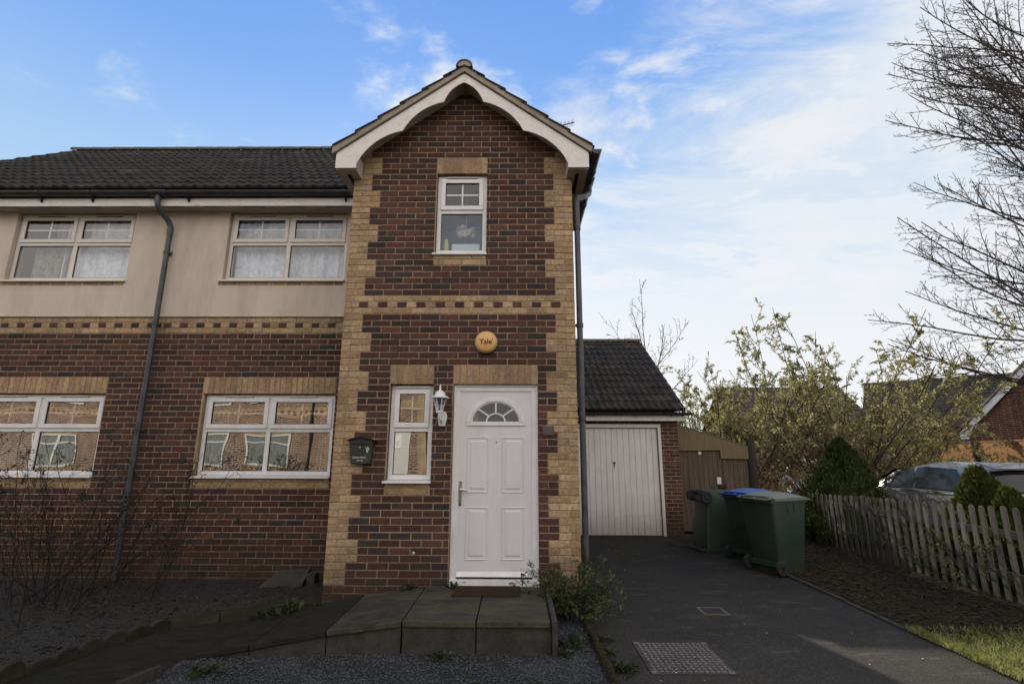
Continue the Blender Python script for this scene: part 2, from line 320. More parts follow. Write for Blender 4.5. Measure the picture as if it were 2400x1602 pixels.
def thing(name, label, cat, loc=(0,0,0), rot=(0,0,0), group=None, local=False):
    o = bpy.data.objects.new(name, None); o.empty_display_size = .2; COL.objects.link(o)
    o.location = loc; o.rotation_euler = rot; LOC[o.name] = (0,0,0) if local else tuple(loc)
    return tag(o, label, cat, group)
def copy_tree(o, parent=None):
    c = o.copy(); COL.objects.link(c); LOC[c.name] = LOC.get(o.name, (0,0,0))
    if parent: c.parent = parent
    for ch in list(o.children): copy_tree(ch, c)
    return c
def single(mb, name, mats, label, cat, loc, group=None, **kw):
    o = mb.build(name, mats, off=loc, **kw); return tag(o, label, cat, group)

# ------------------------------------------------------------------ bricks
RED = [(.140,.063,.050), (.120,.053,.045), (.150,.071,.055), (.108,.050,.045), (.128,.064,.055), (.098,.051,.048), (.088,.049,.049)]
DRK = [(.080,.054,.050), (.068,.051,.051), (.090,.054,.049), (.062,.050,.050)]
CRM = [(.45,.305,.172), (.40,.272,.155), (.49,.340,.200), (.43,.305,.188), (.37,.245,.135), (.47,.330,.205)]
PNK = [(.41,.262,.170), (.43,.278,.172), (.38,.242,.156)]
def bcol(kind):
    if kind == 'red': c = R.choice(RED if R.random() < .78 else DRK)
    elif kind == 'cream': c = R.choice(CRM)
    elif kind == 'soldier': c = R.choice(CRM[:2] + PNK + [CRM[3]])
    else: c = R.choice(RED)
    k = R.uniform(.66, .94) if kind in ('red','r2') else R.uniform(.88, 1.12); return tuple(x*k for x in c)
class Wall:
    """plane with origin O, unit u along, outward normal n; heights are world z"""
    def __init__(s, O, u, n, depth=.10): s.O, s.u, s.n, s.d = Vector(O), Vector(u), Vector(n), depth; s.mb = MB()
    def P(s, a, z, d): return s.O + s.u*a + Vector((0,0,z)) + s.n*d
    def brick(s, a0, a1, z0, z1, kind):
        if a1 - a0 < .018: return
        pr = R.uniform(-.0015, .0015); c = .0035; col = bcol(kind)
        j = lambda: R.uniform(-.0014, .0014)
        a0, a1, z0, z1 = a0+j(), a1+j(), z0+j(), z1+j()
        P = s.P; q = [(a0,z0),(a1,z0),(a1,z1),(a0,z1)]
        qi = [(a0+c,z0+c),(a1-c,z0+c),(a1-c,z1-c),(a0+c,z1-c)]
        vs = [P(a, z, pr) for a, z in qi] + [P(a, z, pr-c) for a, z in q] + [P(a, z, -s.d) for a, z in q]
        flip = s.u.cross(Vector((0,0,1))).dot(s.n) < 0
        fs = [(0,1,2,3)] + [(4+i, 4+(i+1) % 4, (i+1) % 4, i) for i in range(4)] + [(8+i, 8+(i+1) % 4, 4+(i+1) % 4, 4+i) for i in range(4)]
        if flip: fs = [f[::-1] for f in fs]
        s.mb.add(vs, fs, 0, col)
    def row(s, c, segs, phase=None):
        ph = .1125*(c % 2) if phase is None else phase
        z0, z1 = c*CO, c*CO + .0635
        for a0, a1, kind in segs:
            k = math.floor((a0 - ph)/.225 + 1e-6); cuts = [a0]
            while True:
                k += 1; x = ph + k*.225
                if x >= a1 - .03: break
                if x - cuts[-1] > .03: cuts.append(x)
            cuts.append(a1)
            for i in range(len(cuts)-1):
                e = .0112 if i < len(cuts)-2 or True else 0
                s.brick(cuts[i], cuts[i+1]-e, z0, z1, kind)
    def heads(s, c, xs, w, kind):
        for x in xs: s.brick(x, x+w, c*CO, c*CO+.0645, kind)
    def soldiers(s, a0, a1, c0, c1, kind='soldier'):
        n = max(1, round((a1-a0)/.075)); w = (a1-a0)/n
        for i in range(n): s.brick(a0+i*w, a0+(i+1)*w-.0095, c0*CO, c1*CO-.0105, kind)
    def mortar(s, a0, a1, z0, z1, holes, d=.0065):
        A = sorted({a0, a1, *[h[0] for h in holes], *[h[1] for h in holes]}); Z = sorted({z0, z1, *[h[2] for h in holes], *[h[3] for h in holes]})
        A = [a for a in A if a0-1e-6 <= a <= a1+1e-6]; Z = [z for z in Z if z0-1e-6 <= z <= z1+1e-6]
        inh = lambda a, z: any(h[0] < a < h[1] and h[2] < z < h[3] for h in holes)
        for i in range(len(A)-1):
            for j in range(len(Z)-1):
                if inh((A[i]+A[i+1])/2, (Z[j]+Z[j+1])/2): continue
                s.mb.add([s.P(A[i],Z[j],-d), s.P(A[i+1],Z[j],-d), s.P(A[i+1],Z[j+1],-d), s.P(A[i],Z[j+1],-d)], [(0,1,2,3)], 1)
        for h in holes:
            p = [(h[0]-.004,h[2]-.006),(h[1]+.000,h[2]-.006),(h[1]+.000,h[3]+.004),(h[0]-.004,h[3]+.004)]
            for i in range(4):
                q0, q1 = p[i], p[(i+1) % 4]
                s.mb.add([s.P(*q0,-d), s.P(*q1,-d), s.P(*q1,-s.d-.05), s.P(*q0,-s.d-.05)], [(0,1,2,3)], 1)
def cut(segs, a0, a1):
    out = []
    for x0, x1, k in segs:
        if a1 <= x0 or a0 >= x1: out.append((x0, x1, k)); continue
        if a0 - x0 > .01: out.append((x0, a0, k))
        if x1 - a1 > .01: out.append((a1, x1, k))
    return out
# ------------------------------------------------------------------ the house
BW = 2.69; AX = 1.36; KB = .73
house = thing('brick_house', 'red and cream brick house with steep front gable, white door and rendered first floor', 'house', (0, 0, G))
def zr(x, top): return top - KB*abs(x-AX)
# bay front
bay = Wall((0,0,0), (1,0,0), (0,-1,0))
H = [(1.305,2.255,-.3,2.1), (.59,1.08,1.05,2.1), (1.03,1.65,3.675,4.725)]
for c in range(-4, 79):
    wide = (c//3) % 2 == 0; q = .225 if wide else .3375
    if c < 0: segs = [(0, BW+.01, 'red')]
    elif c in (39, 41): segs = [(0, BW+.01, 'cream')]
    elif c == 40: segs = None
    elif c < 66: segs = [(0, q, 'cream'), (q, BW+.01-q, 'red'), (BW+.01-q, BW+.01, 'cream')]
    else:
        h = (5.89 + .07 - (c+1)*CO)/KB
        a, b = max(0, AX-h), min(BW+.01, AX+h)
        if b - a < .1: continue
        segs = [(a, b, 'red')]
        if c < 67: segs = [(a, max(a, .2), 'cream'), (max(a,.2), min(b, 2.5), 'red'), (min(b,2.5), b, 'cream')]
    if c == 40:
        bay.row(c, [(0,.169,'cream'), (2.52+.012, BW+.01,'cream')], phase=.05)
        bay.heads(c, [.169+.225*k for k in range(11)], .1025, 'red'); bay.heads(c, [.169+.1125+.225*k for k in range(10)], .1025, 'cream')
        continue
    for x0, x1, c0, c1 in [(1.305,2.255,-4,31), (.59,1.08,12,31), (1.03,1.65,47,66)]:
        if c0 <= c < c1: segs = cut(segs, x0, x1)
    bay.row(c, segs)
bay.soldiers(1.305, 2.255, 28, 31); bay.soldiers(.59, 1.08, 28, 31); bay.soldiers(1.03, 1.65, 63, 66)
for x0, x1, c in [(.59,1.08,12),(.59,1.08,13),(1.03,1.65,47),(1.03,1.65,48)]: bay.row(c, [(x0, x1, 'cream')], phase=x0+.11*(c % 2))
bay.mortar(0, BW, -.35, 4.95, H)
zz = 4.95
while zz < 5.9:
    h = (5.93 - zz - .06)/KB; a, b = max(.002, AX-h), min(BW-.002, AX+h)
    if b > a: bay.mortar(a, b, zz, zz+.06, [])
    zz += .06
bw = bay.mb.build('bay_front_wall', ['brick', 'mortar'], house)
# sides of the bay and the gable side of the house
def side(O, u, n, length, name, c1=66):
    w = Wall(O, u, n)
    for c in range(-4, c1):
        q = .225 if (c//3) % 2 else .3375
        w.row(c, [(0, min(q, length), 'cream')] + ([(q, length, 'red')] if length > q else []) if 0 <= c else [(0, length, 'red')])
    w.mortar(0, length, -.35, c1*CO, [])
    return w.mb.build(name, ['brick', 'mortar'], house)
side((0,0,0), (0,1,0), (-1,0,0), S, 'bay_side_wall')
side((BW,0,0), (0,1,0), (1,0,0), 7.7, 'gable_side_wall', 64)
# left front, ground floor brick
XL = -7.7
left = Wall((0,S,0), (1,0,0), (0,-1,0))
LW = [(-2.12,-.375), (-5.18,-3.43)]
HL = [(a, b, 1.05, 2.1) for a, b in LW]
for c in range(-6, 42):
    if c in (39, 41): segs = [(XL, 0, 'cream')]
    elif c == 40:
        n = 34; left.heads(c, [-.105-.225*k for k in range(n)], .1025, 'red'); left.heads(c, [-.2175-.225*k for k in range(n)], .1025, 'cream'); continue
    else: segs = [(XL, 0, 'red')]
    for a, b in LW:
        if 12 <= c < 31: segs = cut(segs, a-.02, b)
    if c == -2: segs = cut(segs, -2.04, -1.82)
    left.row(c, segs, phase=.1125*(c % 2)+.03)
for a, b in LW:
    left.soldiers(a-.02, b, 28, 31)
    for c in (12, 13): left.row(c, [(a-.02, b, 'cream')], phase=a+.11*(c % 2))
left.mortar(XL, 0, -.5, 3.155, HL)
left.mb.build('ground_floor_wall', ['brick', 'mortar'], house)
ab = MB(); ab.box(-2.035,-1.825, S-.004, S+.05, -.148, -.086)
for k in range(5): ab.box(-2.03,-1.83, S-.012, S-.004, -.143+k*.0125, -.137+k*.0125, 1)
ab.build('air_brick', ['dark', 'concrete'], house)
# rendered first floor (one sheet with two openings, reveals, bell cast foot)
UW = [(-2.08,-.375,3.675,4.70), (-5.145,-3.43,3.675,4.70)]
rd = Wall((0,S-.014,0), (1,0,0), (0,-1,0), .08)
rd.mortar(XL, -.003, 3.158, 4.74, UW, d=0)
rm = rd.mb; rm.m = [0]*len(rm.f)
rm.add([(XL,S-.014,3.158),(-.003,S-.014,3.158),(-.003,S-.024,3.150),(XL,S-.024,3.150),(XL,S+.0,3.149),(-.003,S+.0,3.149)], [(0,1,2,3),(3,2,5,4)])
rm.build('rendered_wall', 'render', house)
st = Wall((0,S-.018,0), (1,0,0), (0,-1,0), .05)
for a, b, _, _ in UW:
    st = Wall((0,S-.018,0), (1,0,0), (0,-1,0), .05); st.row(48, [(a-.05, b-.01, 'cream')], phase=a); st.mortar(a-.05, b-.02, 3.6, 3.662, [])
    col = CRM[4]; st.mb.add([(a-.05,S-.03,3.662),(b-.01,S-.03,3.662),(b-.01,S+.04,3.674),(a-.05,S+.04,3.674),(a-.05,S-.03,3.66),(b-.01,S-.03,3.66)], [(0,1,2,3),(4,5,1,0)], 0, col)
    st.mb.build('brick_sill_course', ['brick', 'mortar'], house)
# plain back and ends (outside the picture)
bk = MB(); bk.box(XL, BW-.1, 7.6, 7.7, -.4, 4.9, 0); bk.box(XL, XL+.1, S+.12, 7.6, -.4, 4.9, 0)
bk.add([(XL+.05,S+.1,4.9),(XL+.05,7.6,4.9),(XL+.05,4.2,7.6)], [(0,1,2)]); bk.add([(BW-.03,S+.1,4.8),(BW-.03,7.6,4.8),(BW-.03,4.2,7.6)], [(0,2,1)])
bk.build('rear_wall', 'brick_far', house)

# ---- windows
def window(x0, x1, z0, z1, Y, cols, zt, mt='upvc', gl='glass', bars=True, sill=.035, vents=True, label=None):
    f = MB(); fw = .052
    f.box(x0, x1, Y, Y+.06, z1-fw, z1); f.box(x0, x1, Y, Y+.06, z0, z0+fw)
    f.box(x0, x0+fw, Y, Y+.06, z0+fw, z1-fw); f.box(x1-fw, x1, Y, Y+.06, z0+fw, z1-fw)
    xs = [x0 + fw + (x1-x0-2*fw)*i/cols for i in range(cols+1)]
    f.box(x0+fw, x1-fw, Y+.001, Y+.06, zt-.028, zt+.028)
    for x in xs[1:-1]:
        f.box(x-.03, x+.03, Y+.0015, Y+.06, z0+fw, zt-.028); f.box(x-.03, x+.03, Y+.0015, Y+.06, zt+.028, z1-fw)
    w = f.build('window', mt, house, bevel=.004)
    if label: w['label'] = label
    for i in range(cols):
        a = xs[i] + (.03 if i else 0); b = xs[i+1] - (.03 if i < cols-1 else 0)
        s = MB(); sw = .056; lo, hi = zt+.018, z1-fw+.012; a2, b2 = a-.010, b+.010; y0, y1 = Y-.016, Y+.004
        s.box(a2, b2, y0, y1, hi-sw, hi); s.box(a2, b2, y0, y1, lo, lo+sw); s.box(a2, a2+sw, y0, y1, lo+sw, hi-sw); s.box(b2-sw, b2, y0, y1, lo+sw, hi-sw)
        s.build('opening_sash', mt, w, bevel=.005)
        g = .006
        gk = MB()
        for (p, q, r, t) in [(a2+sw, b2-sw, lo+sw, hi-sw), (a, b, z0+fw, zt-.028)]:
            yy = Y-.004 if r > zt else Y+.012
            gk.box(p, q, yy, yy+.008, t-g, t); gk.box(p, q, yy, yy+.008, r, r+g); gk.box(p, p+g, yy, yy+.008, r+g, t-g); gk.box(q-g, q, yy, yy+.008, r+g, t-g)
        gk.build('gasket', 'rubber', w)
        for (p, q, r, t, yy) in [(a2+sw-.004, b2-sw+.004, lo+sw-.004, hi-sw+.004, Y+.006), (a-.004, b+.004, z0+fw-.004, zt-.024, Y+.022)]:
            pn = MB(); pn.add([(p,yy,r),(q,yy,r),(q,yy,t),(p,yy,t)], [(0,1,2,3)]); pn.build('pane', gl, w)
        if bars:
            gb = MB(); xm, zm = (a+b)/2, (lo+hi)/2
            gb.box(xm-.009, xm+.009, Y+.009, Y+.015, lo+sw, hi-sw); gb.box(a2+sw, xm-.009, Y+.009, Y+.015, zm-.009, zm+.009); gb.box(xm+.009, b2-sw, Y+.009, Y+.015, zm-.009, zm+.009)
            gb.build('glazing_bars', mt, w)
        if vents:
            xm = (a+b)/2; v = MB(); v.box(xm-.19, xm+.19, Y-.022, Y, z1-.031, z1-.016, 0); v.box(xm-.188, xm+.188, Y-.02, Y-.001, z1-.037, z1-.031, 1)
            v.build('trickle_vent', [mt, 'rubber'], w, bevel=.002)
    if sill:
        s = MB(); s.prism([(Y+.02,z0-.001),(Y-.07-sill,z0-.012),(Y-.07-sill,z0-.034),(Y+.02,z0-.034)], lambda a, b, d: (d, a, b), x0-.03, x1+.012)
        s.build('window_sill', mt, w, bevel=.003)
    return w
def curtain(w, x0, x1, z0, z1, y, mt='curtain', fold=.022, freq=34, gather=0):
    c = MB(); n = max(6, int((x1-x0)*70)); nz = 6
    ph = R.uniform(0, 6)
    for j in range(nz+1):
        z = z0 + (z1-z0)*j/nz
        for i in range(n+1):
            x = x0 + (x1-x0)*i/n
            c.v.append((x + gather*(1-j/nz)*math.sin(j), y + fold*math.sin(x*freq+ph+.4*math.sin(x*7)) + .01*math.sin(x*freq*2.3), z))
    k = n+1
    for j in range(nz):
        for i in range(n): c.f.append([j*k+i, j*k+i+1, (j+1)*k+i+1, (j+1)*k+i]); c.m.append(0); c.c.append(None)
    return c.build('curtain', mt, w, smooth=True)
def room(w, x0, x1, z0, z1, y, mt='room', d=2.6):
    r = MB(); a, b, lo, hi = x0-.5, x1+.5, z0-.7, z1+.25
    a = max(a, .12) if x0 > 0 else min(a, x0-.2)
    if x1 < 0: b = min(b, -.1)
    P = [(a,y,lo),(b,y,lo),(b,y+d,lo),(a,y+d,lo),(a,y,hi),(b,y,hi),(b,y+d,hi),(a,y+d,hi)]
    r.add(P, [(0,1,2,3),(4,7,6,5),(1,5,6,2),(3,2,6,7),(0,3,7,4)])
    # return around the opening
    r.add([(a,y,lo),(b,y,lo),(b,y,hi),(a,y,hi),(x0,y,z0),(x1,y,z0),(x1,y,z1),(x0,y,z1)], [(0,1,5,4),(1,2,6,5),(2,3,7,6),(3,0,4,7)])
    return r.build('room_lining', mt, w)
lace = mat('lace_curtain', (.78, .80, .88), .95, .28, 26, .2, 80, stretch=(1, 1, .6), spec=.05, trans=.2, dirt=(.45, .47, .54), dscale=7, damt=.5)
dullnet = mat('dull_net_curtain', (.30, .29, .29), .95, .35, 18, .2, 60, stretch=(2.4, 1, .5), spec=.05, trans=.15, dirt=(.10, .10, .10), dscale=5, damt=.6)
darkcloth = mat('patterned_dark_curtain', (.17, .155, .145), .95, .6, 16, .3, 60, stretch=(1.5, 1, .9), spec=.05, dirt=(.38, .36, .34), dscale=9, damt=.8)
Y1 = S + .06; Y0 = .06
w = window(-2.12+.005, -.38, 1.055, 2.09, Y1, 2, 1.63, label='ground floor window beside the brick bay, street mirrored in its panes')
room(w, -2.115, -.38, 1.055, 2.09, Y1+.062); curtain(w, -2.07, -1.72, 1.06, 2.08, Y1+.16, dullnet, .03, 40); curtain(w, -.62, -.42, 1.06, 2.08, Y1+.16, dullnet, .03, 40)
w = window(-5.175, -3.435, 1.055, 2.09, Y1, 2, 1.63, label='ground floor window behind the bare rose bush')
room(w, -5.175, -3.435, 1.055, 2.09, Y1+.062); curtain(w, -5.14, -4.0, 1.06, 2.08, Y1+.14, dullnet, .025, 30)
w = window(-2.075, -.38, 3.68, 4.69, Y1-.014, 2, 4.24, mt='upvc_warm', gl='glass_up', label='first floor window touching the brick bay, net curtains drawn')
room(w, -2.075, -.38, 3.68, 4.69, Y1+.05, 'room'); curtain(w, -2.03, -.4, 3.69, 4.66, Y1+.13, lace, .012, 26)
w = window(-5.14, -3.435, 3.68, 4.69, Y1-.014, 2, 4.24, mt='upvc_warm', gl='glass_up', label='first floor window with patterned curtain in its left half')
room(w, -5.14, -3.435, 3.68, 4.69, Y1+.05, 'room'); curtain(w, -4.62, -3.45, 3.69, 4.66, Y1+.13, lace, .012, 26); curtain(w, -4.98, -4.45, 3.69, 4.36, Y1+.10, darkcloth, .02, 30); curtain(w, -4.7, -4.2, 4.2, 4.66, Y1+.11, dullnet, .02, 30)
w = window(.595, 1.075, 1.055, 2.09, Y0, 1, 1.60, label='narrow window between mailbox and lantern')
room(w, .595, 1.075, 1.055, 2.09, Y0+.062, d=1.2); curtain(w, .93, 1.07, 1.06, 2.08, Y0+.12, dullnet, .02, 60)
nte = MB(); nte.box(.655,.725, Y0+.024, Y0+.026, 1.40, 1.545, 0)
for k in range(9): 
    a = .664+R.uniform(0,.012); nte.box(a, a+R.uniform(.012,.045), Y0+.0225, Y0+.0238, 1.418+k*.0062, 1.4215+k*.0062, 1)
nte.build('paper_notice', ['whiteink', 'ink'], w)
w = window(1.035, 1.645, 3.68, 4.715, Y0, 1, 4.24, mt='upvc', gl='glass_up', sill=.02, label='small gable window with a fluffy white lamp behind it')
room(w, 1.035, 1.645, 3.68, 4.715, Y0+.062, 'roomblue', d=.75)
# things seen through the gable window
puff = MB()  # white puffs grouped in a cloud shape behind the glass
for k in range(26):
    a, b = R.uniform(0, 2*PI), R.uniform(-1, 1); r = R.uniform(.035, .055)
    c = (1.36+.105*math.cos(a)*math.sqrt(1-b*b*.6), .42+.06*math.sin(a), 4.12+.06*b)
    puff.lathe([(0,-r),(r*.6,-r*.8),(r,0),(r*.6,r*.8),(0,r)], c, 7)
lo = single(puff, 'cloud_lamp', mat('lamp_fluff', (.85,.85,.88), .95, .05, 20, .4, 60, trans=.3), 'fluffy white cloud shaped lamp hanging behind the gable window', 'lamp', (1.36,.42,4.12), smooth=True)
cd = MB(); cd.tube([(1.36,.42,4.17),(1.36,.42,4.96)], .004, 5); cd.build('cord', 'whiteink', lo)
bx = MB(); bx.box(1.21,1.56,.16,.30,3.70,3.86); single(bx, 'storage_box', mat('pale_blue_box', (.42,.52,.58), .7, .05, 4, .02), 'pale box standing on the sill inside the gable window', 'box', (1.38,.23,3.70), bevel=.008)
bt = MB(); bt.lathe([(0,0),(.033,0),(.035,.02),(.035,.17),(.026,.20),(.026,.23),(0,.23)], (1.135,.2,3.70), 14); single(bt, 'yellow_bottle', mat('yellowish_bottle', (.38,.40,.16), .4, .1, 8, .02), 'yellowish bottle beside the pale box inside the gable window', 'bottle', (1.135,.2,3.70), smooth=True, angle=40)

# ---- front door
DX0, DX1, DZ1 = 1.31, 2.25, 2.095; Yd = .045
df = MB(); fw = .07
df.box(DX0, DX0+fw, Yd, Yd+.07, .0, DZ1-fw); df.box(DX1-fw, DX1, Yd, Yd+.07, .0, DZ1-fw); df.box(DX0, DX1, Yd, Yd+.07, DZ1-fw, DZ1)
df.box(DX0, DX1, Yd-.035, Yd+.07, -.035, .055)          # threshold
for x0, x1, z0, z1 in [(DX0-.002, DX0+.02, .056, DZ1-.02), (DX1-.02, DX1+.002, .056, DZ1-.02), (DX0-.002, DX1+.002, DZ1-.02, DZ1+.002)]: df.box(x0, x1, Yd-.012, Yd-.0005, z0, z1)
dfr = df.build('door_frame', 'upvc', house, bevel=.004)
d0, d1, dz0, dz1 = DX0+fw-.012, DX1-fw+.012, .075, DZ1-fw+.012; Yl = Yd + .012
FC, FZ, FR = (d0+d1)/2, 1.672, .288          # fanlight centre, base height, glass radius
# leaf: sheet with a half-moon opening
lf = MB(); arc = [(FC+FR*1.04*math.cos(a), FZ+.0+FR*.86*math.sin(a)) for a in [PI*i/28 for i in range(29)]]
arc = [(x, max(z, FZ)) for x, z in arc]
rx = []   # outer ring of same count
for i in range(29):
    a = PI*i/28; c, s_ = math.cos(a), math.sin(a)
    k = min((d1-FC)/abs(c) if abs(c) > 1e-6 else 9e9, (dz1-FZ)/s_ if s_ > 1e-6 else 9e9); rx.append((FC+k*c, FZ+k*s_))
for i in range(28):
    P = [(rx[i][0],Yl,rx[i][1]),(rx[i+1][0],Yl,rx[i+1][1]),(arc[i+1][0],Yl,arc[i+1][1]),(arc[i][0],Yl,arc[i][1])]
    lf.add(P, [(0,1,2,3)])
cz = [(d0,Yl,dz1),(rx[[k for k in range(29) if rx[k][1] >= dz1-1e-6][-1]][0],Yl,dz1)]
for sx in (d0, d1):   # top corners
    ks = [k for k in range(29) if rx[k][1] >= dz1-1e-6]; kk = ks[-1] if sx == d0 else ks[0]; k2 = kk+1 if sx == d0 else kk-1
    lf.add([(sx,Yl,dz1),(rx[kk][0],Yl,dz1),(rx[k2][0],Yl,rx[k2][1])], [(0,1,2)])
lf.add([(d0,Yl,dz0),(d1,Yl,dz0),(d1,Yl,FZ),(d0,Yl,FZ)], [(0,1,2,3)])
for e in [((d0,dz0),(d0,dz1)), ((d1,dz0),(d1,dz1)), ((d0,dz1),(d1,dz1))]:
    lf.add([(e[0][0],Yl,e[0][1]),(e[1][0],Yl,e[1][1]),(e[1][0],Yl+.05,e[1][1]),(e[0][0],Yl+.05,e[0][1])], [(0,1,2,3)])
# raised panels: sloped outer groove, field
def panel(mb, x0, x1, z0, z1):
    rings = [(0, 0), (.008, .007), (.016, -.002), (.034, -.002), (.05, .006)]
    q = []
    for o_, h in rings:
        q.append([(x0+o_,Yl-h-.0008,z0+o_),(x1-o_,Yl-h-.0008,z0+o_),(x1-o_,Yl-h-.0008,z1-o_),(x0+o_,Yl-h-.0008,z1-o_)])
    for a, b in zip(q[:-1], q[1:]):
        mb.add(a+b, [(i, (i+1) % 4, 4+(i+1) % 4, 4+i) for i in range(4)])
    mb.add(q[-1], [(0,1,2,3)])
pw = .245; xa, xb = d0+.095, d1-.095-pw
for x in (xa, xb): panel(lf, x, x+pw, .92, 1.515); panel(lf, x, x+pw, .235, .775)
door = lf.build('front_door', 'door', house)
ft = MB()
def arcband(mb, c, z, r0, r1, y0, y1, sq=.86, n=28, a0=0, a1=PI):
    vs = []
    for i in range(n+1):
        a = a0+(a1-a0)*i/n; ca, sa = math.cos(a), math.sin(a)*sq
        vs += [(c+r0*ca,y0,z+r0*sa),(c+r1*ca,y0,z+r1*sa),(c+r1*ca,y1,z+r1*sa),(c+r0*ca,y1,z+r0*sa)]
    fs = []
    for i in range(n):
        for k in range(4): fs.append((i*4+k, i*4+(k+1) % 4, i*4+4+(k+1) % 4, i*4+4+k))
    mb.add(vs, fs)
arcband(ft, FC, FZ, FR-.012, FR+.040, Yl-.014, Yl+.006); arcband(ft, FC, FZ, FR-.028, FR-.012, Yl-.006, Yl+.012)
ft.box(FC-FR-.040, FC+FR+.040, Yl-.014, Yl+.006, FZ-.032, FZ+.006); ft.box(FC-FR+.012, FC+FR-.012, Yl-.006, Yl+.012, FZ+.006, FZ+.014)
arcband(ft, FC, FZ+.014, .094, .112, Yl-.004, Yl+.006, .86, 16)
for a in (PI*.235, PI*.5, PI*.765):
    p0 = Vector((FC+.108*math.cos(a), Yl+.001, FZ+.014+.108*.86*math.sin(a))); p1 = Vector((FC+(FR-.02)*math.cos(a), Yl+.001, FZ+(FR-.02)*.86*math.sin(a)))
    d = (p1-p0); ft.obox((p0+p1)/2, d, (0,1,0), d.cross(Vector((0,1,0))), d.length/2, .005, .009)
ft.build('fanlight_frame', 'upvc', door, bevel=.003)
pn = MB(); pn.add([(FC,Yl+.007,FZ)] + [(FC+(FR-.005)*math.cos(PI*i/28),Yl+.007,FZ+(FR-.005)*.86*math.sin(PI*i/28)) for i in range(29)], [(0,i+1,i+2) for i in range(28)])
pn.build('fanlight_glass', 'glass_up', door)
hl = MB(); hl.box(d0-.004, d1+.004, Yd+.2, Yd+1.6, -.1, 2.3)
hl.f = [f for k, f in enumerate(hl.f) if k != 2]; hl.m = hl.m[:5]; hl.c = hl.c[:5]
hl.build('hallway_lining', 'room', house)
hd = MB(); hx = d0+.035
hd.box(hx-.014, hx+.014, Yl-.012, Yl, .80, 1.03); 
for z in (.80, 1.03): hd.lathe([(.014,0),(.014,.012),(0,.012)], (hx, Yl-.012, z), 12, axis='y')
hd.tube([(hx,Yl-.012,.955),(hx,Yl-.05,.955)], .011, 10); hd.tube([(hx,Yl-.05,.955),(hx+.03,Yl-.056,.955),(hx+.085,Yl-.052,.950)], [.0125,.0135,.010], 10)
hd.tube([(hx,Yl-.012,.855),(hx,Yl-.018,.855)], .008, 10)
hd.build('door_handle', 'chrome', door, smooth=True, angle=40)
wb = MB(); wb.prism([(Yl,.125),(Yl-.014,.118),(Yl-.04,.085),(Yl-.04,.078),(Yl,.078)], lambda a, b, d: (d, a, b), d0+.012, d1-.012); wb.build('weather_bar', 'upvc', door, bevel=.002)
sp = MB(); sp.lathe([(.008,0),(.008,-.006),(0,-.006)], (FC+.01, Yl, 1.46), 10, axis='y'); sp.build('spyhole', 'ink', door)
tp = MB(); tp.obox((FC-.115,Yl-.004,1.525), (1,0,-.5), (0,1,0), (.5,0,1), .032, .003, .006); tp.obox((FC-.095,Yl-.005,1.508), (1,0,.2), (0,1,0), (-.2,0,1), .018, .003, .006); tp.build('torn_tape', 'whiteink', door)
dh = MB()
for x in (DX0+.16, DX1-.16): dh.box(x-.018, x+.018, Yd-.0365, Yd-.034, .028, .033)
dh.build('drain_slots', 'ink', dfr)
pl = MB(); pl.box(2.30, 2.425, -.014, -.001, 1.535, 1.635); pl.build('wall_plate', 'plate', house, bevel=.003)
tapn = MB(); tapn.tube([(.93,.0,.315),(.93,-.03,.315)], [.016,.013], 12); tapn.tube([(.93,-.031,.315),(.93,-.0315,.315)], .008, 10, 1); tapn.build('overflow_pipe', ['upvc_warm', 'ink'], house)

# ---- roof
def tiles(mb, O, U, V, width, length, gauge=.345, amp=.021, period=.15, m=0, seed=1):
    O, U, V = Vector(O), Vector(U).normalized(), Vector(V).normalized(); N = U.cross(V)
    if N.z < 0: N = -N
    rr = random.Random(seed); du = period/6; n = int(width/du); nc = int(math.ceil(length/gauge))
    def wave(u):
        f = (u/period) % 1.0
        return amp*(math.exp(-((f-.5)/.2)**2)) 
    for i in range(nc):
        v0 = i*gauge; v1 = min(length, (i+1)*gauge+.03); vs = []
        jit = {}
        for j in range(n+1):
            u = min(j*du, width); w = wave(u); k = int(u/.3)
            if k not in jit: jit[k] = (rr.uniform(-.004,.004), rr.uniform(-.006,.006))
            h, dv = jit[k]
            lo = O + U*u + V*(v0+dv)
            vs += [lo + N*(.004+w*.5), lo + N*(.034+w+h), O + U*u + V*v1 + N*(.010+w)]
        fs = []
        for j in range(n):
            a, b = j*3, j*3+3
            fs += [(a, b, b+1, a+1), (a+1, b+1, b+2, a+2)]
        mb.add(vs, fs, m)
EZ, EY, RY, RZ = 4.90, .66, 4.2, 7.80
sl = Vector((0, RY-EY, RZ-EZ)); 
rf = MB(); tiles(rf, (XL-.06, EY, EZ), (1,0,0), sl, BW+.1-XL+.06, sl.length, seed=3)
tiles(rf, (BW+.1, 2*RY-EY, EZ), (-1,0,0), (0,-sl.y,sl.z), BW+.1-XL+.06, sl.length, seed=4)
rf.box(XL-.02, BW+.05, EY+.05, EY+.2, EZ-.1, EZ+.02, 0)
rf.add([(XL-.04,EY+.02,EZ-.02),(BW+.08,EY+.02,EZ-.02),(BW+.08,RY,RZ-.02),(XL-.04,RY,RZ-.02),(XL-.04,2*RY-EY,EZ-.02),(BW+.08,2*RY-EY,EZ-.02)], [(0,1,2,3),(3,2,5,4)])
roof = rf.build('main_roof', 'tile', house)
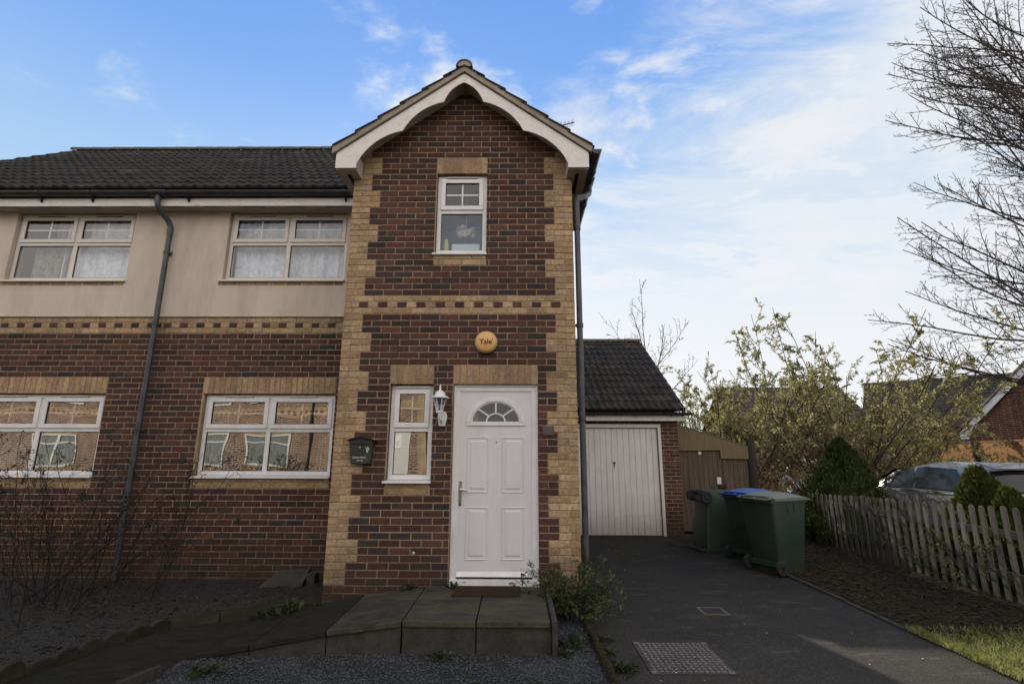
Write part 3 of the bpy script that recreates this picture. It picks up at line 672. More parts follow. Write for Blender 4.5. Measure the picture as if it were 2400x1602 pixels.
def ridge(name, p0, p1, parent, r=.115, n=8, step=.45):
    mb = MB(); p0, p1 = Vector(p0), Vector(p1); L_ = (p1-p0).length; d = (p1-p0).normalized(); k = max(1, round(L_/step)); sx = d.cross(Vector((0,0,1))).normalized()
    for i in range(k):
        a = p0 + d*(L_*i/k) + Vector((0,0,R.uniform(-.004,.004))); b = p0 + d*(L_*(i+1)/k - .012)
        vs = []
        for p, rr in ((a, r), (b, r-.006), (b, r-.025), (a, r-.02)):
            for j in range(n+1):
                t = PI*j/n; vs.append(p + sx*math.cos(t)*rr + Vector((0,0,1))*math.sin(t)*rr*.95)
        c = n+1; fs = []
        for q in range(4):
            for j in range(n): fs.append((q*c+j, q*c+j+1, ((q+1) % 4)*c+j+1, ((q+1) % 4)*c+j))
        mb.add(vs, fs)
    return mb.build(name, 'ridge', parent, smooth=True, angle=40)
ridge('ridge_tiles', (XL-.05,RY,RZ-.01), (BW+.1,RY,RZ-.01), roof)
BZ = 6.03; BE = 1.56; yf, yb = -.275, 2.6
br = MB(); sv = Vector((BE,0,KB*BE))
tiles(br, (AX-BE, yf, BZ-KB*BE), (0,1,0), (BE,0,KB*BE), yb-yf, sv.length, seed=5)
tiles(br, (AX+BE, yb, BZ-KB*BE), (0,-1,0), (-BE,0,KB*BE), yb-yf, sv.length, seed=6)
br.add([(AX-BE,yf+.03,BZ-KB*BE-.02),(AX,yf+.03,BZ-.02),(AX,yb,BZ-.02),(AX-BE,yb,BZ-KB*BE-.02),(AX+BE,yf+.03,BZ-KB*BE-.02),(AX+BE,yb,BZ-KB*BE-.02)], [(0,1,2,3),(1,4,5,2)])
broof = br.build('bay_roof', 'tile', house)
ridge('ridge_tiles', (AX,yf-.01,BZ+.0), (AX,2.9,BZ+.0), broof, r=.105)
# stepped verge: each tile course end bedded on mortar
vg = MB()
for sx in (-1, 1):
    n = 6; g = BE/n
    for i in range(n):
        x0, x1 = AX+sx*(BE-i*g), AX+sx*(BE-(i+1)*g)
        z0, z1 = BZ-KB*(BE-i*g), BZ-KB*(BE-(i+1)*g)
        pts = [(x0,z0-.052),(x1,z1-.052),(x1,z1+.016),(x0,z0+.040)]
        vg.prism(pts, lambda a, b, d: (a, d, b), yf+.012, yf+.26, 0)
        pts = [(x0-sx*0,z0+.0405),(x1,z1+.0165),(x1,z1+.028),(x0,z0+.060)]
        vg.prism(pts, lambda a, b, d: (a, d, b), yf-.006, yf+.05, 1)
vg.build('verge', ['verge', 'tile'], broof)
rc = MB(); rc.lathe([(0,0),(.085,0),(.085,.02),(0,.02)], (AX,yf-.002,BZ+.005), 16, axis='y', a0=0, a1=PI); rc.build('ridge_end_mortar', 'verge', broof)
# scalloped bargeboards
OT = 5.965; bo = 1.51
def barge(sx):
    X = lambda t: AX + sx*t
    out = [(0, OT), (bo, OT-KB*bo)]
    def arcpts(p, q, bulge, n=9):
        (x0,z0),(x1,z1) = p, q; dx, dz = x1-x0, z1-z0; l = math.hypot(dx, dz); nx, nz = -dz/l, dx/l
        if nz < 0: nx, nz = -nx, -nz
        return [(x0+dx*i/n+nx*bulge*math.sin(PI*i/n)**.8, z0+dz*i/n+nz*bulge*math.sin(PI*i/n)**.8) for i in range(n+1)]
    inner = [(bo, 4.66), (bo-.24, 4.66), (bo-.24, 4.72)] + arcpts((bo-.245,4.735),(.735,5.165),.085) + arcpts((.735,5.165),(.245,5.565),.075) + [(.245,5.565),(.235,5.60)] + arcpts((.225,5.615),(0,5.84),.035)[1:]
    pts = [(X(a), z) for a, z in out + inner]
    b = MB(); b.prism(pts, lambda a, z, d: (a, d, z), -.235, -.215)
    o = b.build('bargeboard', 'paint', house, bevel=.003)
    # bead along the scallops and boxed end
    e = MB(); e.tube([(X(a), -.234, z-.004) for a, z in inner[2:]], .007, 5); e.build('scallop_bead', 'paint', o)
    bx = MB(); a0, a1 = sorted((X(bo+.004), X(bo-.245))); zt = OT-KB*bo-.03
    bx.box(a0, a1, -.245, -.2355, 4.655, zt); bx.build('eaves_box_face', 'paint', o, bevel=.002)
    sd = MB(); xi = X(bo-.245); xo = X(bo)
    a0, a1 = sorted((xi, xi+sx*.012)); sd.box(a0, a1, -.234, .0 if sx > 0 else S-.2, 4.66, 4.86)
    a0, a1 = sorted((xo, xo-sx*.012)); sd.box(a0, a1, -.234, 1.9, 4.66, 4.87)
    a0, a1 = sorted((xi, xo)); sd.box(a0, a1, -.214, 1.9, 4.645, 4.659)
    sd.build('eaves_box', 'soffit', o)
    vt = MB(); xm = (a0+a1)/2
    for k in range(3): vt.box(xm-.022, xm+.022, -.12+k*.75, .36+k*.75, 4.6415, 4.6445)
    vt.build('soffit_vent', 'dark', o)
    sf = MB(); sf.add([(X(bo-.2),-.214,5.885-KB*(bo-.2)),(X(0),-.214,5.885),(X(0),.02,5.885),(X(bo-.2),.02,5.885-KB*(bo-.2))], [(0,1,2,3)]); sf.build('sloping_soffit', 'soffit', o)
barge(-1); barge(1)
# eaves of the main roof: fascia, soffit, vents
fs_ = MB(); fs_.box(XL, -.16, .745, .765, 4.685, 4.885); fas = fs_.build('fascia', 'paint', house, bevel=.003)
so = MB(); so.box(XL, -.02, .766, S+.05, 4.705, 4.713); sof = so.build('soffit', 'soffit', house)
for k in range(13): sv_ = MB(); sv_.box(-.35-k*.58-.30, -.35-k*.58, .79, .815, 4.7015, 4.7048); sv_.build('soffit_vent', 'dark', sof)
# gutters
def gutter(p0, p1, r=.058, label=None):
    p0, p1 = Vector(p0), Vector(p1); d = (p1-p0).normalized(); sx = d.cross(Vector((0,0,1))).normalized(); mb = MB(); vs = []; n = 10
    for rr in (r, r-.004):
        for p in (p0, p1):
            for j in range(n+1):
                t = PI + PI*j/n; vs.append(p + sx*math.cos(t)*rr + Vector((0,0,1))*math.sin(t)*rr)
    c = n+1; fs = []
    for j in range(n): fs += [(j, j+1, c+j+1, c+j), (2*c+j+1, 2*c+j, 3*c+j, 3*c+j+1)]
    fs += [(0, c, 3*c, 2*c), (n, 2*c+n, 3*c+n, c+n)]
    mb.add(vs, fs)
    for p in (p0, p1):
        vs = [p] + [p + sx*math.cos(PI+PI*j/n)*r + Vector((0,0,1))*math.sin(PI+PI*j/n)*r for j in range(n+1)]
        mb.add(vs, [(0, j+1, j+2) for j in range(n)])
    g = mb.build('gutter', 'gutter', house, smooth=True, angle=40)
    if label: g['label'] = label
    return g
def collar(p, d, r=.064, w=.05, n=12):
    mb = MB(); d = Vector(d).normalized(); sx = d.cross(Vector((0,0,1))).normalized(); p = Vector(p); vs = []
    for q in (p-d*w/2, p+d*w/2):
        for rr in (r, r-.012):
            for j in range(n+1):
                t = PI + PI*j/n; vs.append(q + sx*math.cos(t)*rr + Vector((0,0,1))*math.sin(t)*rr)
    c = n+1; fs = []
    for j in range(n): fs += [(j, j+1, 2*c+j+1, 2*c+j), (j, c+j, c+j+1, j+1), (2*c+j, 2*c+j+1, 3*c+j+1, 3*c+j)]
    mb.add(vs, fs); return mb
GZ = 4.865; GY = .685
g = gutter((XL-.05,GY,GZ), (-.17,GY,GZ))
for x in (-4.62, -3.62-.28, -2.55, -.36, -5.9, -7.0):
    m_ = collar((x,GY,GZ), (1,0,0)); m_.add([(x-.012,GY,GZ-.06),(x+.012,GY,GZ-.06),(x+.012,GY+.058,GZ-.13),(x-.012,GY+.058,GZ-.13),(x-.012,GY+.058,GZ-.03),(x+.012,GY+.058,GZ-.03)], [(0,1,2,3),(0,3,4),(1,5,2)])
    m_.build('gutter_bracket', 'gutter', g)
m_ = collar((-2.94,GY,GZ), (1,0,0), .07, .24); m_.build('gutter_outlet', 'gutter', g)
# down pipe on the left front
PX = -2.86; PYw = S-.085
dp = MB(); R_ = .034
dp.tube([(-2.95,GY,GZ-.05),(-2.95,GY,GZ-.15),(-2.945,GY+.01,GZ-.20),(-2.93,GY+.05,GZ-.25),(-2.88,PYw-.03,GZ-.36),(-2.866,PYw,GZ-.42),(PX,PYw,GZ-.48)], [.036,.036,.037,.037,.037,.037,.037], 14)
dp.tube([(PX,PYw,GZ-.47),(PX,PYw,-.17)], R_, 14)
dpo = dp.build('downpipe', 'pipe', house, smooth=True, angle=50); dpo['label'] = 'dark downpipe on the left front between the windows'
for z in (4.05, 3.03, 1.62, .5):
    c_ = MB(); c_.tube([(PX,PYw,z-.02),(PX,PYw,z+.02)], R_+.007, 14); c_.box(PX+.03, PX+.075, PYw-.012, PYw+.012, z-.012, z+.012); c_.box(PX-.02, PX+.02, PYw+.03, S+.0, z-.018, z+.018); c_.build('pipe_clip', 'gutter', dpo)
sk = MB(); sk.tube([(PX,PYw,GZ-.55),(PX,PYw,GZ-.44)], R_+.005, 14); sk.build('pipe_socket', 'pipe', dpo)
# gutter and down pipe on the right of the bay
g2 = gutter((2.965,-.30,4.86), (2.965,1.75,4.86), label='gutter under the right eave of the bay roof')
for y in (.18, 1.05): 
    collar((2.965,y,4.86), (0,1,0)).build('gutter_bracket', 'gutter', g2)
collar((2.965,.42,4.86), (0,1,0), .07, .2).build('gutter_outlet', 'gutter', g2)
dp = MB(); QX, QY = 2.752, .075
dp.tube([(2.965,.42,4.82),(2.965,.40,4.70),(2.95,.37,4.64),(2.83,.17,4.49),(2.765,.09,4.45),(QX,QY,4.40),(QX,QY,4.30)], .037, 14)
dp.tube([(QX,QY,4.34),(QX,QY,-.05)], R_, 14)
dpo = dp.build('downpipe', 'pipe', house, smooth=True, angle=50); dpo['label'] = 'dark downpipe at the right corner of the bay'
for z in (4.02, 2.80, 1.72):
    c_ = MB(); c_.tube([(QX,QY,z-.022),(QX,QY,z+.022)], R_+.008, 14); c_.box(BW, QX-.03, QY-.012, QY+.012, z-.012, z+.012); c_.build('pipe_clip', 'gutter', dpo)

# ---- fittings on the front (things of their own)
yl = thing('alarm_box', 'round yellow alarm box lettered Yale above the front door', 'alarm box', (1.665, 0, 2.575))
c = (1.665, 0, 2.575)
a = MB(); a.lathe([(0,-.03),(.125,-.03),(.132,-.025),(.132,-.001)], c, 40, axis='y'); a.build('back_plate', 'ink', yl, smooth=True, angle=40)
a = MB(); a.lathe([(0,-.078),(.105,-.078),(.112,-.074),(.128,-.045),(.130,-.031),(0,-.031)], c, 40, axis='y'); a.build('rim', 'yale_rim', yl, smooth=True, angle=35)
a = MB(); a.lathe([(0,-.083),(.098,-.083),(.105,-.0785)], c, 40, axis='y'); a.build('cover', 'yale', yl, smooth=True, angle=35)
def text(body, size, loc, name, mt, parent, sx=1.0, bold=0.0, base=None):
    cu = bpy.data.curves.new(name, 'FONT'); cu.body = body; cu.size = size; cu.align_x = 'CENTER'; cu.align_y = 'CENTER'; cu.extrude = .0012; cu.offset = bold; cu.space_character = 1.0
    o = bpy.data.objects.new(name, cu); COL.objects.link(o)
    dg = bpy.context.evaluated_depsgraph_get(); me = bpy.data.meshes.new_from_object(o.evaluated_get(dg)); bpy.data.objects.remove(o)
    me.transform(Matrix.Rotation(PI/2, 4, 'X')); me.transform(Matrix.Diagonal((sx, 1, 1, 1)))
    me.transform(Matrix.Translation(Vector(loc) - Vector(base)))
    t = bpy.data.objects.new(name, me); COL.objects.link(t); me.materials.clear(); me.materials.append(M[mt]); t.parent = parent
    return t
text('Yale', .083, (1.663, -.0845, 2.572), 'lettering', 'ink', yl, 1.0, .0014, c)
text('®', .02, (1.742, -.0845, 2.598), 'trade_mark_sign', 'ink', yl, 1.0, 0, c)

lan = thing('wall_lantern', 'white coach lantern on the brickwork between narrow window and door', 'lantern', (1.19, 0, 1.70))
LX, LY = 1.172, -.115
a = MB(); a.prism([(1.155,1.63),(1.225,1.63),(1.235,1.68),(1.245,1.74),(1.225,1.79),(1.155,1.79),(1.138,1.74),(1.146,1.68)], lambda p, q, d: (p, d, q), -.028, -.001); a.build('wall_plate', 'upvc', lan, bevel=.008)
a = MB(); a.tube([(1.19,-.028,1.70),(1.188,-.07,1.685),(1.18,-.105,1.70),(LX,LY,1.745),(LX,LY,1.775)], [.016,.015,.015,.017,.02], 10)
a.lathe([(0,0),(.012,0),(.018,.012),(.012,.024),(0,.024)], (1.19,-.035,1.66), 10); a.build('arm', 'upvc', lan, smooth=True)
a = MB(); a.lathe([(0,1.765),(.030,1.765),(.038,1.772),(.036,1.786),(.03,1.79)], (LX,LY,0), 6)
for k in range(6):
    t = PI/6 + k*PI/3; t += 0
    a.tube([(LX+.033*math.cos(k*PI/3),LY+.033*math.sin(k*PI/3),1.786),(LX+.066*math.cos(k*PI/3),LY+.066*math.sin(k*PI/3),1.935)], .0055, 5)
a.build('cage', 'upvc', lan)
a = MB(); a.lathe([(.032,1.788),(.064,1.934)], (LX,LY,0), 6); a.build('lantern_glass', 'lampglass', lan)
a = MB(); a.lathe([(.085,1.928),(.098,1.930),(.092,1.944),(.062,1.956),(.056,1.985),(.035,2.006),(.014,2.016),(.010,2.03),(.016,2.04),(.008,2.055),(.004,2.08),(0,2.085)], (LX,LY,0), 12); a.build('lantern_roof', 'upvc', lan, smooth=True, angle=45)

mbx = thing('mailbox', 'dark metal mailbox with white lettering on the quoin beside narrow window', 'mailbox', (.33, 0, 1.22))
a = MB()
F = [(.200,-.105,1.475),(.455,-.105,1.475),(.435,-.085,1.225),(.225,-.085,1.225)]; B = [(.200,-.001,1.475),(.455,-.001,1.475),(.435,-.001,1.225),(.225,-.001,1.225)]
a.add(F+B, [(3,2,1,0),(4,5,6,7),(0,1,5,4),(1,2,6,5),(2,3,7,6),(3,0,4,7)]); a.build('box_body', 'mailbox', mbx, bevel=.006)
a = MB(); a.prism([(.168,1.468),(.33,1.512),(.49,1.468),(.49,1.475),(.33,1.521),(.168,1.475)], lambda p, q, d: (p, d, q), -.135, -.001); a.prism([(.215,1.476),(.33,1.508),(.44,1.476)], lambda p, q, d: (p, d, q), -.104, -.002)
a.build('box_roof', 'mailbox', mbx, bevel=.003)
a = MB(); a.box(.222,.432,-.112,-.106,1.432,1.462); a.build('flap', 'gutter', mbx, bevel=.002)
a = MB(); a.lathe([(.009,-.112),(.009,-.097),(0,-.112)], (.322,0,1.40), 12, axis='y'); a.build('lock', 'whiteink', mbx)
text('Devoie Home', .026, (.318, -.0935, 1.293), 'lettering', 'whiteink', mbx, .95, 0, (.33,0,1.22))
a = MB(); a.box(.29,.362,-.0925,-.090,1.258,1.2625)
a.build('line_mark', 'whiteink', mbx)
a = MB()
for k in range(26):
    t = R.uniform(0, 2*PI); r = R.uniform(0, .03); x, z = .405+r*.6*math.cos(t), 1.385+r*1.1*math.sin(t); q = R.uniform(.002,.005)
    yy = -.1045 - .0028 + (1.475-z)*.08
    a.add([(x-q,yy,z),(x,yy,z-q*1.4),(x+q,yy,z),(x,yy,z+q*1.4)], [(0,1,2,3)])
a.add([(.398,-.0985,1.352),(.404,-.0985,1.338),(.410,-.0985,1.352),(.404,-.0985,1.358)], [(0,1,2,3)]); a.build('flower_motif', 'whiteink', mbx)

ae = thing('television_aerial', 'small grey television aerial showing above the right slope of the gable', 'aerial', (2.86, 4.2, 7.2))
a = MB(); a.tube([(2.86,4.2,7.2),(2.93,4.2,8.40)], .018, 6); a.tube([(2.86,4.2,7.3),(2.70,4.2,7.3)], .015, 6); a.build('mast', 'pipe', ae)
a = MB(); a.tube([(2.72,4.25,8.38),(3.28,4.1,8.42)], .012, 5)
for k in range(7):
    x = 2.76+k*.08; a.tube([(x,4.24-k*.02,8.30+k*.005),(x,4.24-k*.02,8.48+k*.005)], .006, 4); a.tube([(x-.03,4.24-k*.02-.1,8.40),(x-.03,4.24-k*.02+.1,8.40)], .006, 4)
a.tube([(2.7,4.25,8.24),(2.7,4.25,8.54)], .01, 4); a.build('antenna', 'pipe', ae)
# ------------------------------------------------------------------ ground
def sheet(name, pts, z, mt, sub=0, amp=0, kind='structure'):
    mb = MB(); mb.add([(x, y, z) for x, y in pts], [tuple(range(len(pts)))])
    o = mb.build(name, mt); o['kind'] = kind; return o
def relief(name, x0, x1, y0, y1, zf, mt, step=.06, kind='structure', inside=None):
    nx, ny = int((x1-x0)/step)+1, int((y1-y0)/step)+1; mb = MB()
    for j in range(ny+1):
        for i in range(nx+1):
            x, y = x0+(x1-x0)*i/nx, y0+(y1-y0)*j/ny; mb.v.append((x, y, zf(x, y)))
    for j in range(ny):
        for i in range(nx):
            if inside and not inside(x0+(x1-x0)*(i+.5)/nx, y0+(y1-y0)*(j+.5)/ny): continue
            k = j*(nx+1)+i; mb.f.append([k, k+1, k+nx+2, k+nx+1]); mb.m.append(0); mb.c.append(None)
    o = mb.build(name, mt, smooth=True); o['kind'] = kind; return o
def nz(x, y, s=1.0):
    return (math.sin(x*3.1*s+1.3*math.sin(y*2.3*s)) + math.sin(y*4.7*s+1.7*math.sin(x*1.9*s)) + .6*math.sin(x*11*s+y*7*s) + .5*math.sin(y*17*s-x*13*s))/3.1
sheet('ground', [(-400,-400),(400,-400),(400,400),(-400,400)], G-.03, 'farground')
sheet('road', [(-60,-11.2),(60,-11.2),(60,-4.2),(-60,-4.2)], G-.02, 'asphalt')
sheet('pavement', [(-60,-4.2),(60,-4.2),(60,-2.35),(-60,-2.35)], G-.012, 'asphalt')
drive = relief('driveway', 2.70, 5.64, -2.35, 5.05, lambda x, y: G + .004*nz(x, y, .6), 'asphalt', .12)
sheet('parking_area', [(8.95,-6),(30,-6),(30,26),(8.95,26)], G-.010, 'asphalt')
GB = [(-7.7,S),(0,S),(0,-.02),(-.2,-.05),(-1.2,-.50),(-1.48,-1.1),(-1.8,-2.34),(-7.7,-2.34)]
def inpoly(x, y, P):
    c = False
    for i in range(len(P)):
        (x0,y0),(x1,y1) = P[i], P[i-1]
        if (y0 > y) != (y1 > y) and x < (x1-x0)*(y-y0)/(y1-y0)+x0: c = not c
    return c
bedz = lambda x, y: -.18 - .055*max(0, min(1, (S-y)/2.2)) + .012*nz(x, y, 1.5)
relief('garden_bed', -7.7, 0, -2.34, S, bedz, 'bedgravel', .07, inside=lambda x, y: inpoly(x, y, GB))
relief('soil_strip', -.75, 1.1, -.60, 0.0, lambda x, y: max(-.25, -.075 + .13*(x-1.1)) - .055 + .01*nz(x, y, 2), 'soil', .05)
relief('gravel_bed', -.62, 2.69, -1.78, .0, lambda x, y: G + .004 + .006*nz(x, y, 2), 'gravel', .06)
M['pathslab'] = mat('mossy_path', (.026, .024, .018), .95, .5, 6, 1.0, 20, stretch=(1,2.4,1), dirt=(.020,.020,.012), dscale=1.8, damt=.85, spec=.1)
relief('path', -3.6, -.5, -2.36, -.3, lambda x, y: G + .006 + .008*nz(x, y, 1.3), 'pathslab', .06, inside=lambda x, y: not inpoly(x, y, GB) and not (x > -.66 and y > -1.15 and False) and not (x > -.60 and y < -1.25))
relief('planting_strip', 5.69, 8.95, -.55, 5.6, lambda x, y: G + .012 + .012*nz(x, y, 2), 'soil', .09)
relief('lawn', 5.69, 8.95, -6, -.55, lambda x, y: G + .012 + .012*nz(x, y, 2), 'grass', .12)
sheet('back_garden', [(5.37,5.6),(8.95,5.6),(8.95,30),(5.37,30)], G-.008, 'soil')
# pebbles and litter (uncountable)
def scatter_stones(name, n, fn, smin, smax, mt, kind='stuff'):
    mb = MB()
    for _ in range(n):
        p = fn(); 
        if p is None: continue
        x, y, z = p; s = R.uniform(smin, smax); a = R.uniform(0, PI); e = [R.uniform(.6, 1.2)*s for _ in range(3)]
        vs = [(e[0],0,0),(-e[0],0,0),(0,e[1],0),(0,-e[1],0),(0,0,e[2]*.7),(0,0,-e[2]*.5)]; ca, sa = math.cos(a), math.sin(a)
        vs = [(x+u*ca-v*sa, y+u*sa+v*ca, z+w+u*R.uniform(-.3,.3)) for u, v, w in vs]
        mb.add(vs, [(0,2,4),(2,1,4),(1,3,4),(3,0,4),(2,0,5),(1,2,5),(3,1,5),(0,3,5)])
    o = mb.build(name, mt); o['kind'] = kind; return o
def pg():
    x, y = R.uniform(-.58, 2.66), R.uniform(-1.76, -1.1)
    if R.random() < .18: x, y = R.uniform(2.36, 2.66), R.uniform(-1.6, -.1)
    return (x, y, G+.008)
scatter_stones('gravel_chippings', 5200, pg, .006, .014, 'stone')
def pb():
    x, y = R.uniform(-4.4, 0), R.uniform(-1.9, S-.03)
    return (x, y, bedz(x, y)+.004) if inpoly(x, y, GB) else None
scatter_stones('bed_chippings', 900, pb, .005, .013, 'stone')
def litter(name, n, fn, smin, smax, mt, label=None):
    mb = MB()
    for _ in range(n):
        p = fn()
        if p is None: continue
        x, y, z = p; s = R.uniform(smin, smax); a = R.uniform(0, 2*PI); t = R.uniform(-.5, .5); ca, sa = math.cos(a), math.sin(a)
        q = [(-s,0,0),(0,-s*.45,s*t*.6),(s,0,s*t),(0,s*.45,s*R.uniform(0,.5))]
        mb.add([(x+u*ca-v*sa, y+u*sa+v*ca, z+abs(w)+.003) for u, v, w in q], [(0,1,2,3)])
    o = mb.build(name, mt); o['kind'] = 'stuff'; return o
litter('fallen_leaves', 5200, lambda: (R.uniform(5.72, 7.5), R.uniform(-.7, 4.6), G+.018), .012, .034, 'litter')
litter('leaf_crumbs', 420, lambda: (R.uniform(2.75, 5.6), R.uniform(-1.9, 4.9), G+.004), .004, .013, 'litter')
litter('bed_litter', 3600, lambda: (lambda x, y: (x, y, bedz(x, y)) if inpoly(x, y, GB) else None)(R.uniform(-4.6, 0), R.uniform(-2, .9)), .01, .03, 'litter')
litter('slab_specks', 60, lambda: (R.uniform(-.1, 2.25), R.uniform(-1.1, -.1), .0), .003, .009, 'paint') if False else None
litter('pale_specks', 46, lambda: (R.uniform(2.8, 5.6), R.uniform(-1.9, 4)**1, G+.005), .005, .013, 'paint')
gm = MB()
for _ in range(15000):
    x, y = R.uniform(5.69, 7.6), R.uniform(-2.6, -.42)
    if y > -.62 and R.random() < .5: continue
    if R.random() < .22: x = R.uniform(5.62, 5.75)
    h = R.uniform(.015, .055); a = R.uniform(0, 2*PI); w = R.uniform(.0025, .005); l = R.uniform(-.6, .6)*h; m = R.uniform(-.6, .6)*h
    z = G+.015; gm.add([(x-w*math.cos(a), y-w*math.sin(a), z), (x+w*math.cos(a), y+w*math.sin(a), z), (x+l*.4+w*.5*math.cos(a), y+m*.4, z+h*.6), (x+l, y+m, z+h)], [(0,1,2),(0,2,3)])
g_ = gm.build('grass', 'grassblade'); g_['kind'] = 'stuff'
# edging strip of the drive
ke = MB(); y = -2.3
while y < 4.9:
    L_ = .91; ke.box(5.635+.006*math.sin(y*2), 5.685+.006*math.sin(y*2), y, min(4.95, y+L_-.008), G-.03, G+.022+.004*math.sin(y*5)); y += L_
single(ke, 'kerb_edging', 'concrete', 'thin concrete edging along the right side of the drive', 'kerb', (5.66, 1, G), bevel=.006)

# ------------------------------------------------------------------ ramp and landing
ramp_t = thing('entrance_ramp', 'concrete slab ramp and landing rising to the white front door', 'ramp', (1.07, -.6, G))
def slab(q, z, th=.045, name='paving_slab', mt='riven'):
    mb = MB(); n = len(q); mb.add([(x,y,zz) for (x,y),zz in zip(q,z)] + [(x,y,zz-th) for (x,y),zz in zip(q,z)], [tuple(range(n))] + [tuple(range(n,2*n))[::-1]] + [(i, n+i, n+(i+1) % n, (i+1) % n) for i in range(n)])
    return mb.build(name, mt, ramp_t, bevel=.006)
N = [(1.07,-.004,-1.125,-.015), (.47,-.065,-1.165,-.10), (-.13,-.16,-1.20,-.20), (-.70,-.248,-1.25,-.36)]
slab([(1.688,-1.125),(2.292,-1.125),(2.292,-.004),(1.688,-.004)], [-.005]*4); slab([(1.078,-1.125),(1.678,-1.125),(1.678,-.004),(1.078,-.004)], [-.004,-.006,-.006,-.004])
for a, b in zip(N[:-1], N[1:]):
    slab([(b[0]+.006,b[2]),(a[0]-.002,a[2]),(a[0]-.002,a[3]),(b[0]+.006,b[3])], [b[1],a[1],a[1],b[1]], mt='riven' if a[0] > 1 else 'pathslab')
def face(x0, x1, z0, z1, y0, y1):
    mb = MB(); mb.add([(x0,y0,G-.03),(x1,y1,G-.03),(x1,y1,z1),(x0,y0,z0),(x0,y0+.05,G-.03),(x1,y1+.05,G-.03),(x1,y1+.05,z1),(x0,y0+.05,z0)], [(0,1,2,3),(5,4,7,6),(4,0,3,7),(1,5,6,2),(3,2,6,7),(4,5,1,0)])
    return mb.build('side_panel', 'concrete', ramp_t, bevel=.005)
face(1.688, 2.30, -.047, -.048, -1.105, -1.105); face(1.08, 1.680, -.047, -.048, -1.108, -1.106)
for a, b in zip(N[:-1], N[1:]): face(b[0]+.005, a[0]-.004, max(G-.02, b[1]-.044), a[1]-.044, b[2]+.02, a[2]+.02)
mb = MB(); mb.box(2.303, 2.350, -1.145, -.02, G-.03, .012); mb.build('end_kerb', 'concrete', ramp_t, bevel=.008)
mat_ = MB(); mat_.box(1.39, 2.05, -.40, -.04, -.0045, .010)
single(mat_, 'doormat', 'doormat', 'brown doormat in front of the white front door', 'doormat', (1.73,-.14,-.004), bevel=.004)
pv = MB(); pv.box(2.0, 2.13, -.20, -.05, -.0046, .0035); single(pv, 'stone_offcut', 'riven', 'small flat stone peeping from under the right end of the doormat', 'stone', (2.1,-.1,-.004))
ts = MB(); q = [(-.985,.665,-.185),(-.505,.70,-.19),(-.51,.955,-.035),(-.90,.955,-.062)]; nrm = (Vector(q[1])-Vector(q[0])).cross(Vector(q[3])-Vector(q[0])).normalized()
ts.add(q + [tuple(Vector(p)-nrm*.045) for p in q], [(0,1,2,3),(7,6,5,4),(0,4,5,1),(1,5,6,2),(2,6,7,3),(3,7,4,0)])
ts.box(-.50, -.40, .82, .94, -.22, -.075)
single(ts, 'tilted_slab', 'concrete', 'dark slab tilted against the foot of the left front wall', 'slab', (-.73,.8,-.2), bevel=.006)
# scalloped stone edging, one unit repeated
eu = MB(); prof = [(-.16,-.08),(.16,-.08)] + [(.16-.08+.08*math.cos(a), .035+.055*math.sin(a)) for a in [PI*i/8 for i in range(9)]] + [(-.16+.08+.08*math.cos(a), .035+.055*math.sin(a)) for a in [PI*i/8 for i in range(9)]]
eu.prism(prof, lambda a, b, d: (a, d, b), -.025, .025); proto = eu.build('edging_stone', 'edging', bevel=.008)
epts = [(-.05,.02),(-.45,-.16),(-.85,-.34),(-1.22,-.52),(-1.38,-.85),(-1.50,-1.2),(-1.60,-1.55),(-1.68,-1.9)]
descr = ['mossy stone edging beside the bare ramp, by the bay corner', 'pale twin topped stone edging between ramp and tilted slab', 'mossy twin topped stone edging in the middle of the border', 'stone edging where the border turns towards the street', 'sunken stone edging past the border bend', 'dark stone edging leaning beside the path', 'dark stone edging beside the path near the street end']
for i in range(7):
    a, b = Vector(epts[i]), Vector(epts[i+1]); c = (a+b)/2; o = proto if i == 0 else copy_tree(proto)
    o.location = (c.x, c.y, bedz(c.x, c.y) - R.uniform(.0,.035)); o.rotation_euler = (R.uniform(-.25,.2), R.uniform(-.10,.10), math.atan2(b.y-a.y, b.x-a.x)); o.scale = ((b-a).length/.325, 1, R.uniform(.85,1.1))
    tag(o, descr[i], 'edging', 'scalloped edging stones along the border')
def logroll(p0, p1, label):
    mb = MB(); p0, p1 = Vector(p0), Vector(p1); d = p1-p0; n = int(d.length/.062)
    for i in range(n):
        p = p0 + d*((i+.5)/n) + Vector((R.uniform(-.006,.006), R.uniform(-.006,.006))); h = R.uniform(.045, .085)
        mb.lathe([(.031,-.06),(.032,h-.012),(.024,h),(0,h+.004)], (p.x, p.y, G), 8)
    return single(mb, 'log_edging', 'log', label, 'edging', (p0.x, p0.y, G), smooth=True, angle=50)
logroll((2.675,-.15), (2.71,-1.74), 'mossy log roll edging between the gravel and the drive')
logroll((2.70,-1.80), (1.2,-1.82), 'log roll edging along the street side of the gravel')
tb = MB(); tb.obox((-.66,-1.66,G+.03), (.35,1,0), (1,-.35,0), (0,0,1), .15, .022, .04); single(tb, 'timber_edging', 'post', 'grey timber edging board at the foot of the ramp', 'board', (-.66,-1.66,G), bevel=.004)
